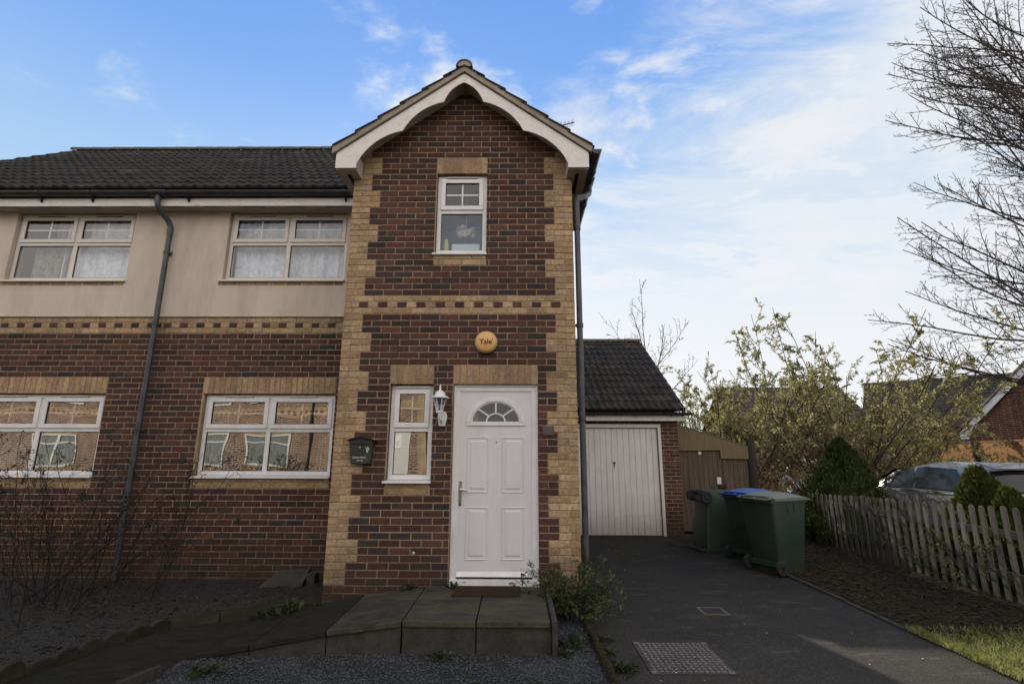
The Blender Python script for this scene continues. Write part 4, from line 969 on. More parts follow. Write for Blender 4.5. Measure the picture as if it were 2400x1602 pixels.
# iron covers in the drive
mh = thing('manhole_cover', 'square ribbed iron manhole cover in the drive', 'manhole cover', (3.335,-1.13,G))
a = MB(); a.box(3.02,3.65,-1.45,-.81,G-.02,G+.008)
for i in range(14):
    for j in range(13):
        x, y = 3.06+i*.0425, -1.415+j*.047
        if 6 <= i <= 9 and j == 5: continue
        s = 1 if (i+j) % 2 else -1; a.obox((x,y,G+.011), (1,.9*s*.6,0), (-.9*s*.6,1,0), (0,0,1), .014, .0055, .004, 1)
M['wornrib'] = mat('worn_ribs', (.17,.145,.125), .55, .3, 9, .1, 60)
a.build('cover_plate', ['iron', 'wornrib'], mh)
a = MB()
for x0, y0, sx, sy in ((3.022,-1.448,1,1),(3.648,-1.448,-1,1),(3.022,-.812,1,-1),(3.648,-.812,-1,-1)): a.prism([(x0,y0),(x0+sx*.06,y0),(x0,y0+sy*.06)][::(1 if sx*sy > 0 else -1)], lambda p, q, d: (p, q, d), G+.0085, G+.012)
a.build('corner_plates', mat('worn_iron', (.10,.092,.085), .5, .2, 9, .1, 60), mh)
a = MB(); a.box(3.225,3.425,-1.20,-1.165,G+.0085,G+.0105); a.lathe([(.022,G+.012),(0,G+.012)], (3.48,-1.34,0), 10); a.lathe([(.022,G+.012),(0,G+.012)], (3.26,-.87,0), 10); a.build('name_bar', 'gutter', mh)
gr = thing('drain_grate', 'small slotted drain grate in the drive', 'drain grate', (4.05,.10,G))
a = MB(); x0, x1, y0, y1 = 3.92,4.19,-.03,.235
a.box(x0,x1,y0,y0+.03,G-.02,G+.008); a.box(x0,x1,y1-.03,y1,G-.02,G+.008); a.box(x0,x0+.03,y0+.03,y1-.03,G-.02,G+.008); a.box(x1-.03,x1,y0+.03,y1-.03,G-.02,G+.008); a.build('grate_frame', mat('pale_iron', (.085,.072,.050), .7, .3, 9, .2, 60), gr)
a = MB()
for k in range(9): a.box(x0+.034+k*.0235, x0+.045+k*.0235, y0+.03, y1-.03, G-.01, G+.006)
a.build('grate_bars', 'iron', gr)
a = MB(); a.box(x0+.03,x1-.03,y0+.03,y1-.03,G+.0005,G+.0015); a.build('grate_pit', 'dark', gr)

# ------------------------------------------------------------------ garage
ga = thing('garage', 'brick garage with white up and over door and dark tiled roof', 'garage', (4.1, 5, G))
gw = Wall((2.78,5.0,0), (1,0,0), (0,-1,0)); hx0, hx1 = .06, 2.215
for c in range(-4, 28):
    segs = [(0, 2.59, 'r2')]
    if c < 26: segs = cut(segs, hx0, hx1)
    gw.row(c, segs, phase=.1125*(c % 2)+.02)
gw.mortar(0, 2.58, -.4, 2.1, [(hx0, hx1, -.39, 1.945)])
gw.mb.build('front_wall', ['brick', 'mortar'], ga)
a = MB(); a.box(2.89,5.255,4.99,11.25,2.12,2.18); a.box(5.262,5.36,5.1,11.4,-.4,2.2); a.box(2.70,2.88,5.1,11.4,-.4,2.2); a.box(2.78,5.36,11.3,11.4,-.4,2.2)
a.add([(5.355,5.1,2.2),(5.355,11.4,2.2),(5.355,8.2,4.35)], [(0,1,2)]); a.add([(2.79,4.95,2.2),(2.79,11.4,2.2),(2.79,8.2,4.36)], [(0,2,1)]); a.build('side_wall', 'brick_far', ga)
a = MB(); fx0, fx1 = 2.84, 4.995
a.box(fx1-.06, fx1, 4.965, 5.06, G, 1.94); a.box(fx0, fx0+.06, 4.965, 5.06, G, 1.94); a.box(fx0+.06, fx1-.06, 4.965, 5.06, 1.87, 1.94); a.build('door_frame', 'garagedoor', ga, bevel=.004)
a = MB(); n = 17; pts = []; w = (fx1-fx0-.13)/n; xx = fx0+.065
for i in range(n):
    pts += [(xx+i*w,5.028),(xx+i*w+.006,5.016),(xx+(i+1)*w-.012,5.016),(xx+(i+1)*w-.006,5.028)]
top, bot = 1.862, G+.012
for p, q in zip(pts[:-1], pts[1:]): a.add([(*p,bot),(*q,bot),(*q,top),(*p,top)], [(0,1,2,3)])
a.add([(xx,5.028,bot),(xx+n*w,5.028,bot),(xx+n*w,5.2,bot),(xx,5.2,bot)], [(0,1,2,3)])
gd = a.build('garage_door', 'garagedoor', ga)
a = MB(); hx = 4.02; a.lathe([(.022,5.0135),(.022,5.005),(0,5.004)], (hx,0,1.155), 12, axis='y'); a.tube([(hx-.03,5.0,1.158),(hx+.03,5.0,1.152)], .008, 8); a.box(hx-.006,hx+.006,5.004,5.012,1.06,1.135); a.build('door_handle', 'iron', gd)
a = MB(); a.box(2.80,5.47,4.845,4.865,2.0,2.165); a.build('fascia', 'garagedoor', ga, bevel=.003)
a = MB(); a.box(2.8,5.47,4.866,5.0,2.105,2.112); a.build('soffit', 'soffit', ga)
gp = 2.21; GR_ = Vector((0, 8.2-4.75, 4.40-gp))
a = MB(); tiles(a, (2.75,4.75,gp), (1,0,0), GR_, 2.74, GR_.length, gauge=.345, amp=.034, period=.15, seed=8); tiles(a, (5.49,11.65,gp), (-1,0,0), (0,-GR_.y,GR_.z), 2.74, GR_.length, seed=9, amp=.034)
a.add([(2.77,4.78,gp-.02),(5.47,4.78,gp-.02),(5.47,8.2,4.38),(2.77,8.2,4.38),(2.77,11.6,gp-.02),(5.47,11.6,gp-.02)], [(0,1,2,3),(3,2,5,4)])
groof = a.build('roof', 'tile', ga); ridge('ridge_tiles', (2.75,8.2,4.40), (5.49,8.2,4.40), groof, r=.10)
a = MB(); a.prism([(4.78,gp-.07),(8.2,4.40-.07),(8.2,4.40+.0),(4.78,gp+.0)], lambda p, q, d: (d, p, q), 5.42, 5.475); a.build('verge_board', 'gutter', groof)
r_ = .055; a = MB(); vs = []
for rr in (r_, r_-.004):
    for x in (2.78, 5.60):
        for j in range(11): t = PI+PI*j/10; vs.append((x, 4.785+rr*math.cos(t), 2.165+rr*math.sin(t)))
fs = []
for j in range(10): fs += [(j+1,j,11+j,11+j+1),(22+j,22+j+1,33+j+1,33+j)]
a.add(vs, fs); a.add([(5.60,4.785,2.165)] + vs[11:22], [(0,j+1,j+2) for j in range(10)])
for x in (3.6, 4.45, 5.2): a.box(x-.012,x+.012,4.78,4.845,2.09,2.115)
a.build('gutter', 'gutter', ga)
ms = MB()   # moss and lichen specks on the lower courses
for _ in range(120):
    x = R.uniform(3.2,5.4); v = R.uniform(0,1)**2*2.4; p = Vector((x,4.75,gp)) + GR_.normalized()*v + Vector((0,-GR_.z,GR_.y)).normalized()*.05; s = R.uniform(.006,.016)
    ms.add([p+Vector((-s,0,0)),p+Vector((0,-s,-s*.6)),p+Vector((s,0,0)),p+Vector((0,s*.6,s))], [(0,1,2,3)])
mo = ms.build('lichen', 'concrete', groof); mo['kind'] = 'stuff'

# ------------------------------------------------------------------ side gate, screen, post
gt = thing('side_gate', 'weathered boarded side gate beside the garage', 'gate', (5.92, 5.4, G))
a = MB()
for k in range(9): x = 5.455+k*.104; a.box(x, x+.100, 5.40+.003*(k % 2), 5.42, G+.04, 1.47+.012*math.sin(k*2.3))
a.build('boards', 'timber', gt, bevel=.003)
a = MB(); a.box(5.46,6.38,5.421,5.46,1.2,1.3); a.box(5.46,6.38,5.421,5.46,.1,.2); a.build('ledges', 'timber', gt)
a = MB(); a.lathe([(.032,5.399),(.032,5.394),(0,5.394)], (5.92,0,1.36), 14, axis='y'); a.build('number_disc', 'whiteink', gt)
a = MB(); a.box(6.235,6.32,5.375,5.398,.72,.86); a.build('latch_plate', 'garagedoor', gt, bevel=.003)
a = MB(); a.box(6.27,6.42,5.35,5.38,.655,.70); a.box(6.30,6.33,5.36,5.39,.55,.655); a.build('latch_bolt', 'ink', gt)
pf = thing('fence_panel', 'weathered boarded panel between side gate and dark post', 'fence', (6.66, 5.4, G))
a = MB()
for k in range(5): x = 6.405+k*.105; a.box(x, x+.101, 5.405+.003*(k % 2), 5.425, G+.02, 1.53)
a.build('boards', 'timber', pf, bevel=.003)
a = MB(); a.box(6.385,6.43,5.38,5.404,G,1.56); a.build('gate_stop', 'timber', pf)
sc = MB(); P = [(5.375,1.985),(6.0,1.81),(6.935,1.50),(6.935,1.20),(6.36,1.235),(6.33,1.42),(5.375,1.44)]
sc.prism([(5.375,1.975),(6.935,1.485),(6.935,1.235),(6.345,1.25),(6.34,1.42),(5.375,1.40)][::-1], lambda a, b, d: (a, d, b), 5.355, 5.362)
so_ = single(sc, 'straw_screen', 'mesh', 'straw coloured mesh screen sloping above the side gate', 'screen', (6.1,5.36,1.2))
a = MB(); a.tube([(5.375,5.357,1.985),(6.935,5.357,1.492)], .011, 6); a.build('top_cord', 'picket', so_)
pk = MB(); pk.tube([(7.01,5.40,G-.05),(7.015,5.40,.8),(7.02,5.41,1.66)], [.098,.09,.085], 10); pk.box(6.93,6.96,5.36,5.44,G,1.52)
single(pk, 'timber_post', 'post', 'dark rough timber post beside the boarded panel', 'post', (7.01,5.4,G))

# ------------------------------------------------------------------ picket fence
fe = thing('picket_fence', 'weathered round topped picket fence on the right of the drive', 'fence', (7.56, 1.6, G))
def picket(fence, x, y, ang, h, lean):
    mb = MB(); w = .036; pr = [(-w,0),(w,0),(w,h-.035)] + [(w*math.cos(a), h-.035+.035*math.sin(a)) for a in [PI*i/6 for i in range(1,6)]] + [(-w,h-.035)]
    ca, sa = math.cos(ang), math.sin(ang)
    mb.prism(pr, lambda a, b, d: (x + a*ca - d*sa + lean*b*ca, y + a*sa + d*ca + lean*b*sa, G+.01+b), -.010, .010)
    return mb.build('picket', 'picket', fence, bevel=.003, seg=1)
y = -3.2; FX = lambda y: 7.515+.03*y
an = math.atan2(1, .03)
while y < 4.62:
    top = .765 - .036*max(0, y-.2) + (.06 if abs(y-1.72) < .07 else 0); picket(fe, FX(y)-.03, y, an, top-G+R.uniform(-.012,.008), R.uniform(-.02,.02)); y += .148
for z in (.02, .47):
    a = MB(); a.obox(((FX(-3.2)+FX(4.65))/2+.0, .72, z), (.03,1,0), (1,-.03,0), (0,0,1), 3.95, .018, .04); a.build('rail', 'picket', fe)
for y in (-2.6, -.7, 1.1, 2.9, 4.68):
    a = MB(); a.box(FX(y)+.025, FX(y)+.105, y-.04, y+.04, G-.05, .64); a.build('fence_post', 'picket', fe)
fe2 = thing('picket_fence', 'short run of low picket fence behind the wheelie bins', 'fence', (7.35, 5.0, G))
for k in range(8): t = (k+.5)/8; picket(fe2, 7.62-.5*t, 4.76+.55*t, math.atan2(.55,-.5), .87+R.uniform(-.015,.01), 0)
a = MB(); a.obox((7.37,5.06,.38), (-.5,.55,0), (.55,.5,0), (0,0,1), .37, .015, .035); a.build('rail', 'picket', fe2)

# ------------------------------------------------------------------ wheelie bins
def bin_(label, loc, rot, lid, group='wheelie bins beside the drive'):
    t = thing('wheelie_bin', label, 'wheelie bin', loc, rot, group, local=True)
    b = MB(); rings = []
    for z, hx0, hx1, hy, r in [(0,.235,.255,.215,.05),(.05,.245,.265,.225,.05),(.9,.335,.345,.275,.045),(.93,.335,.345,.275,.045),(.932,.365,.375,.29,.04),(.975,.365,.375,.29,.04)]:
        ring = []
        for cx, cy, a0 in ((hx1-r, hy-r, 0), (-hx0+r, hy-r, PI/2), (-hx0+r, -hy+r, PI), (hx1-r, -hy+r, 1.5*PI)):
            for i in range(5): a = a0+PI/2*i/4; ring.append((cx+r*math.cos(a), cy+r*math.sin(a), z))
        rings.append(ring)
    n = 20; vs = [p for r in rings for p in r]
    b.add(vs, [(k*n+i, k*n+(i+1) % n, (k+1)*n+(i+1) % n, (k+1)*n+i) for k in range(len(rings)-1) for i in range(n)] + [tuple(range(n))[::-1], tuple(range((len(rings)-1)*n, len(rings)*n))])
    for sy in (-1, 1):
        for x in (-.06, .08): b.box(x-.006, x+.006, sy*.276-.006, sy*.276+.006, .80, .925)
    b.box(-.30,-.215,-.2,.2,.10,.16)
    b.build('bin_body', 'bin', t, smooth=True, angle=30)
    if lid:
        l = MB(); nx, ny = 12, 12; vs = []
        for j in range(ny+1):
            for i in range(nx+1):
                u, v = i/nx, -1+2*j/ny; x = -.33+.74*u; y = .31*v
                z = .985 + .085*math.sin(PI*min(1,u*.9+.1))**.7*(1-.75*abs(v)**3) - .012*(u > .96); vs.append((x,y,z))
        for j in range(ny+1):
            for i in range(nx+1): vs.append((vs[j*(nx+1)+i][0], vs[j*(nx+1)+i][1], .965))
        k = (nx+1)*(ny+1); fs = []
        for j in range(ny):
            for i in range(nx): q = j*(nx+1)+i; fs.append((q,q+1,q+nx+2,q+nx+1))
        for i in range(nx): q = i; fs.append((q+1,q,k+q,k+q+1)); q = ny*(nx+1)+i; fs.append((q,q+1,k+q+1,k+q))
        for j in range(ny): q = j*(nx+1); fs.append((q,q+nx+1,k+q+nx+1,k+q)); q += nx; fs.append((q+nx+1,q,k+q,k+q+nx+1))
        l.add(vs, fs); l.build('lid', lid, t, smooth=True, angle=50)
        h = MB(); h.tube([(-.42,-.25,.985),(-.42,.25,.985)], .013, 8)
        for y in (-.25,0,.25): h.tube([(-.42,y,.985),(-.33,y,1.0)], .012, 6)
        h.build('handle_bar', lid, t, smooth=True)
    else:
        h = MB(); h.tube([(-.42,-.25,.94),(-.42,.25,.94)], .013, 8)
        for y in (-.25,.25): h.tube([(-.42,y,.94),(-.35,y,.94)], .012, 6)
        h.build('handle_bar', 'bin', t, smooth=True)
    ax = MB(); ax.tube([(-.275,-.27,.10),(-.275,.27,.10)], .012, 8); ax.build('axle', 'iron', t)
    for sy in (-1, 1):
        w = MB(); y0, y1 = sorted((sy*.235, sy*.285)); w.lathe([(.02,y0),(.07,y0),(.085,y0-.001),(.10,y0+.008),(.10,y1-.008),(.085,y1+.001),(.07,y1-.006),(.03,y1-.006),(.028,y1+.004),(0,y1+.004)], (-.275,0,.10), 20, axis='y'); w.build('wheel', 'rubber', t, smooth=True, angle=40)
    return t
bin_('green wheelie bin with grey green lid, nearest of the bins', (5.70,1.98,G+.004), (0,0,math.radians(26)), 'binlid')
bin_('green wheelie bin with blue lid between the other two bins', (5.77,2.80,G-.006), (0,0,math.radians(27)), 'bluelid')
bin_('green wheelie bin stood upside down by the side gate', (5.47,3.60,G+.98), (PI,0,math.radians(8)), None)
rp = MB(); rp.tube([(4.72,3.95,G+.02),(5.0,3.55,G+.03),(5.25,3.30,G+.02)], .006, 5); single(rp, 'hose', 'rubber', 'thin black hose on the ground under the upturned bin', 'hose', (5,3.6,G))
# ------------------------------------------------------------------ plants
V3 = lambda *a: Vector(a)
def rdir(el0, el1, az=None):
    a = R.uniform(0, 2*PI) if az is None else az; e = math.radians(R.uniform(el0, el1)); return V3(math.cos(a)*math.cos(e), math.sin(a)*math.cos(e), math.sin(e))
def limb(mb, p, d, length, r0, r1, n=5, wob=.12, up=.04, sides=5):
    p = Vector(p); d = Vector(d).normalized(); pts = [p.copy()]; ds = [d.copy()]
    for i in range(n):
        d = (d + V3(R.gauss(0,wob), R.gauss(0,wob), R.gauss(0,wob)+up)).normalized(); p = p + d*(length/n); pts.append(p.copy()); ds.append(d.copy())
    mb.tube(pts, [r0+(r1-r0)*i/n for i in range(n+1)], sides, cap=False); return pts, ds
def along(pts, ds, t):
    f = t*(len(pts)-1); i = min(int(f), len(pts)-2); k = f-i; return pts[i].lerp(pts[i+1], k), ds[i].lerp(ds[i+1], k).normalized()
def offshoot(d, ang, roll=None):
    q = d.orthogonal().normalized(); q.rotate(Matrix.Rotation(R.uniform(0, 2*PI) if roll is None else roll, 3, d)); a = math.radians(ang); return (d*math.cos(a) + q*math.sin(a)).normalized()
def leaf(mb, p, d, l, w, droop=.25):
    d = d.normalized(); q = V3(R.gauss(0,1), R.gauss(0,1), R.gauss(0,1)).cross(d)
    if q.length < 1e-4: return
    q.normalize(); dn = V3(0,0,-droop*l); m = p + d*l*.45
    mb.v.extend([tuple(p), tuple(m+q*w*.5), tuple(p+d*l+dn), tuple(m-q*w*.5)]); n = len(mb.v); mb.f.append([n-4,n-3,n-2,n-1]); mb.m.append(0); mb.c.append(None)
# the big bare tree on the right
R.seed(21)
bt_ = thing('bare_tree', 'large bare tree with many rising twiggy branches at the right edge', 'tree', (16.3,5.2,G))
tk, tw = MB(), MB()
tp_, td_ = limb(tk, (16.3,5.2,G-.1), (-.0,0,1), 12.5, .25, .06, 12, .03, .05, 9)
for k in range(56):
    t = .19 + .78*k/55; p, d = along(tp_, td_, t); az = k*2.4 + R.uniform(-.3,.3)
    if k % 4: az = PI + R.uniform(-.85, .95)
    L_ = (6.5*(1-.42*t) + R.uniform(-.6,.5)); dd = rdir(8, 28, az) if t < .42 else rdir(14, 44, az)
    lp, ld = limb(tk, p, dd, L_, .048*(1-.5*t), .010, 8, .06, .045, 5)
    for j in range(int(L_/.27)):
        s = .16 + .82*j/(L_/.27); q, e = along(lp, ld, s)
        sl_ = (1.75*(1-s)+.42)*R.uniform(.65,1.15); bp_, bd_ = limb(tw, q, (offshoot(e, R.uniform(30,52))+V3(0,0,.18)), sl_, .014*(1-.4*s), .0045, 4, .08, .05, 4)
        for i in range(int(sl_/.13)):
            u = .14+.84*i/(sl_/.13); a, b = along(bp_, bd_, u); tl = R.uniform(.10,.34)*(1.25-u*.6)
            cp, cd_ = limb(tw, a, offshoot(b, R.uniform(35,60))+V3(0,0,.15), tl, .0058, .0038, 2, .12, .05, 3)
            for h in range(R.choice((1,2,3))):
                x, f_ = along(cp, cd_, R.uniform(.3,1)); limb(tw, x, offshoot(f_, 45), R.uniform(.03,.08), .0045, .0062, 1, .1, 0, 3)
tk.build('trunk', 'bark', bt_, smooth=True); tw.build('twigs', 'bark', bt_)
# bare sapling behind the garage
def sapling(loc, h, label, seed):
    R.seed(seed); t = thing('bare_sapling', label, 'tree', loc); a, b = MB(), MB()
    p, d = limb(a, loc, (0,0,1), h*.62, .05, .03, 5, .03, .03, 6)
    for k in range(8):
        q, e = along(p, d, .62+.38*k/7); bp_, bd_ = limb(b, q, rdir(40,72,k*2.4), h*R.uniform(.28,.44), .022, .006, 5, .05, .03, 4)
        for j in range(8):
            x, f_ = along(bp_, bd_, .2+.75*j/8); cp, cd_ = limb(b, x, offshoot(f_, 38)+V3(0,0,.2), R.uniform(.3,.9), .008, .005, 3, .1, .04, 3)
            for i in range(5): y_, z_ = along(cp, cd_, R.uniform(.2,1)); limb(b, y_, offshoot(z_, 50), R.uniform(.05,.14), .005, .010, 1, .1, 0, 3)
    a.build('trunk', 'bark', t, smooth=True); b.build('twigs', 'bark', t)
sapling((7.4,13.5,G), 8.3, 'thin bare tree rising behind the garage roof', 5)
sapling((5.1,15.0,G), 7.0, 'small bare tree tips just beside the downpipe above the garage', 9)
# shrubs with arching canes
def shrub(loc, label, name, stems, h, spread, leaves, leafsize, mt, seed, seeds=0, twigmat='twig', az=None, el=(55,82), cat='shrub', twigs=9, base=.25, up=.0, thick=.02, lowleaf=.15, zmin=-9, wob=.07):
    R.seed(seed); t = thing(name, label, cat, loc); a, b, c, s = MB(), MB(), MB(), MB(); o = Vector(loc); spots = []
    for k in range(stems):
        ph = k*2.4 + R.uniform(-.4,.4) if az is None else R.uniform(*az)
        p0 = o + V3(math.cos(ph), math.sin(ph), 0)*R.uniform(0, base); L_ = h*R.uniform(.72,1.12)
        p, d = limb(a, p0, rdir(*el, ph), L_, thick*R.uniform(.7,1.2), thick*.3, 7, wob, up, 5); m = int(twigs*L_/h)
        for j in range(m):
            u = .18+.8*j/m; q, e = along(p, d, u); L2 = spread*R.uniform(.35,1)*(1.15-.6*u)
            bp_, bd_ = limb(b, q, offshoot(e, R.uniform(28,60))+V3(0,0,.12), L2, thick*.42, thick*.20, 4, .12, -.01, 3); spots.append((bp_, bd_, u))
            for i in range(3):
                x, f_ = along(bp_, bd_, R.uniform(.25,.9)); cp, cd_ = limb(b, x, offshoot(f_, 45), L2*R.uniform(.25,.5), thick*.24, thick*.15, 3, .14, -.02, 3); spots.append((cp, cd_, u))
                if seeds and R.random() < seeds:
                    z_, w_ = cp[-1], (cd_[-1]+V3(R.uniform(-.3,.3),R.uniform(-.3,.3),-.1)).normalized(); pts = [z_, z_+w_*.06+V3(0,0,.005), z_+w_*.13-V3(0,0,.015), z_+w_*.19-V3(0,0,.05)]; s.tube(pts, [.008,.016,.013,.004], 5, cap=False)
    for _ in range(leaves):
        bp_, bd_, u = R.choice(spots)
        if u < .4 and R.random() < lowleaf: continue
        x, f_ = along(bp_, bd_, R.random())
        if x.z < zmin and R.random() < .86: continue
        l = leafsize*R.uniform(.6,1.3); leaf(c, x, offshoot(f_, R.uniform(25,75)), l, l*R.uniform(.26,.42), .2)
    a.build('stems', twigmat if thick < .015 else 'bark', t, smooth=True); b.build('twigs', twigmat, t)
    if leaves: c.build('foliage', mt, t)
    if seeds: s.build('seed_heads', 'seed', t, smooth=True)['kind'] = 'stuff'
    return t
shrub((10.8,8.5,G), 'tall buddleia with arching leafy canes and brown seed heads behind the clipped conifer', 'buddleia', 34, 5.4, 1.25, 42000, .088, 'leaf', 31, .28, el=(40,76), twigs=15, base=.8, thick=.022, zmin=1.5)
shrub((7.55,8.6,G), 'looser buddleia in front of the garage roof edge', 'buddleia', 34, 4.3, 1.05, 38000, .082, 'leaf', 33, .2, el=(42,78), twigs=15, base=.9, thick=.02, zmin=1.5)
shrub((12.1,10.2,G), 'brown twiggy thicket between buddleia and orange fence', 'thicket', 34, 4.0, 1.1, 32000, .075, 'leaf2', 35, .15, el=(38,80), twigs=14, base=1.7, thick=.018)
shrub((13.9,13.4,G), 'leafy thicket in front of the orange fence', 'thicket', 26, 3.5, 1.1, 17000, .085, 'leaf', 36, .1, el=(38,78), twigs=13, base=2.0, thick=.018)
shrub((11.9,8.0,G), 'low sunlit shrub behind the grey car', 'shrub', 26, 2.3, .7, 15000, .07, 'leaf', 37, 0, el=(35,80), twigs=12, base=1.2, thick=.014)
shrub((8.3,6.7,G), 'dark low shrub in front of the dark red door', 'shrub', 20, 1.35, .4, 7000, .055, 'leaf2', 38, 0, el=(35,85), twigs=11, base=1.0, thick=.012)
shrub((9.0,10.4,G), 'brown twiggy growth under the two buddleias', 'thicket', 22, 3.6, 1.0, 24000, .07, 'leaf2', 39, .10, el=(60,85), twigs=14, base=1.6, thick=.016, zmin=1.7)
shrub((7.85,.55,G), 'small leafy shrub pushing through the near pickets', 'shrub', 16, .85, .32, 4200, .035, 'shrub', 41, 0, el=(30,80), twigs=7, base=.45, thick=.008, twigmat='stem')
shrub((7.95,2.2,G), 'thin leafy shrub behind the pickets beside the grey car', 'shrub', 14, 1.05, .4, 2200, .035, 'shrub', 42, 0, el=(45,85), twigs=8, base=.35, thick=.008, twigmat='stem')
# rose bush on the left
shrub((-2.85,.05,-.2), 'dark almost leafless rose bush in front of the left front', 'rose_bush', 52, 1.72, .50, 2700, .044, 'rose', 44, 0, 'stem', el=(50,88), twigs=11, base=1.0, up=-.01, thick=.0058, lowleaf=.2, wob=.14)
R.seed(50); cn = MB(); limb(cn, (-3.05,.15,-.2), (.55,.25,.8), 1.5, .008, .005, 6, .04, 0, 5); limb(cn, (-3.2,.1,-.2), (.8,.1,.42), 1.25, .010, .007, 5, .04, .03, 5); single(cn, 'cane', 'stem', 'single bare cane leaning across the downpipe foot', 'cane', (-3.05,.15,-.2))
# green shrub at the bay corner
shrub((2.56,-.20,G), 'small green shrub at the foot of the bay corner beside the ramp', 'shrub', 30, .58, .20, 3600, .045, 'shrub', 45, 0, 'stem', el=(35,86), twigs=8, base=.16, thick=.005, lowleaf=.0)
# conifers
def conifer(loc, h, r, label, mt, seed, n, core='cypress', tip=1.0, blade=.07, pw=.78):
    R.seed(seed); t = thing('conifer', label, 'conifer', loc); a, b = MB(), MB()
    prof = lambda u: r*(min(1, u/.12+.72))*(1-u)**pw*(1 if u > .0 else .7)
    a.lathe([(.9*prof(u/10), u/10*h*.97) for u in range(11)], loc, 14); a.tube([V3(*loc), V3(*loc)+V3(0,0,h*.4)], .05, 6)
    for _ in range(n):
        u = R.random()**1.25; az = R.uniform(0, 2*PI); k = 1+.13*math.sin(az*5+u*14)+.09*math.sin(az*11-u*23); rr = prof(u)*k*R.uniform(.86,1.05)
        p = V3(loc[0]+rr*math.cos(az), loc[1]+rr*math.sin(az), loc[2]+u*h)
        d = V3(math.cos(az)*.55, math.sin(az)*.55, .9+.4*u)+V3(R.gauss(0,.25),R.gauss(0,.25),R.gauss(0,.2)); l = blade*R.uniform(.6,1.4); leaf(b, p, d, l, l*.35, -.02)
    a.build('inner_growth', core, t, smooth=True); b.build('foliage', mt, t)
conifer((8.28,4.4,G), 1.87, .95, 'large dark clipped conifer cone behind the picket fence', 'cypress', 51, 15000)
conifer((8.20,1.42,G), 1.38, .52, 'small bright green conifer behind the pickets, taller of the pair', 'cypress2', 52, 9000, blade=.085, pw=.66)
conifer((8.14,.95,G), 1.14, .38, 'small bright green conifer behind the pickets, shorter of the pair', 'cypress2', 53, 8000, blade=.08, pw=.66)
# weeds
R.seed(60); wd = MB()
for k in range(46):
    d = rdir(15, 75); p = V3(R.gauss(0,.035), R.gauss(0,.03), 0); l = R.uniform(.04,.10); leaf(wd, p+d*.02, d, l, l*.35, .3)
for k in range(7): limb(wd, (0,0,0), rdir(50,85), R.uniform(.06,.13), .002, .0012, 2, .2, 0, 3)
wp = wd.build('weed', 'weed')
for i, (x, y, z, s, lb) in enumerate([(1.36,-.05,-.006,.8,'small weed at the left foot of the door frame'), (.93,-.06,-.03,1.0,'weed tuft against the brickwork left of the door'), (.12,-.27,-.19,1.5,'leafy weed at the back edge of the ramp, nearest the bay corner'), (-.20,-.30,-.20,1.9,'broad leafy weed clump between edging stones and ramp'), (-.42,-.36,-.22,1.2,'low weed at the outer back edge of the ramp'), (2.40,-1.13,G,.9,'weed at the front corner of the end kerb'), (1.42,-1.20,G,1.0,'weed under the middle of the landing front'), (2.50,-.92,G,1.3,'yellowish weed in the gravel beside the landing'), (-.28,-1.52,G,1.3,'weed in the gravel near the timber edging'), (2.74,-.75,G,1.0,'weed growing through the log roll edging, nearest the shrub'), (2.80,-1.42,G,1.2,'weed growing beside the log roll edging near the manhole cover'), (2.76,-1.08,G,.8,'small weed beside the log roll edging halfway along')]):
    o = wp if i == 0 else copy_tree(wp); o.location = (x,y,z); o.scale = (s,s,s*R.uniform(.7,1)); o.rotation_euler = (0,0,R.uniform(0,6)); tag(o, lb, 'weed', 'weeds around the ramp')
gs = MB()
for k in range(60):
    p = V3(2.78+R.uniform(-.03,.12), -1.32+R.uniform(-.1,.1), G); d = rdir(10, 45, R.uniform(-1.2,.6)); limb(gs, p, d, R.uniform(.08,.2), .0016, .0008, 3, .1, -.12, 3)
single(gs, 'grass_tuft', 'picket', 'dry grass tuft beside the log roll edging', 'grass tuft', (2.8,-1.3,G))

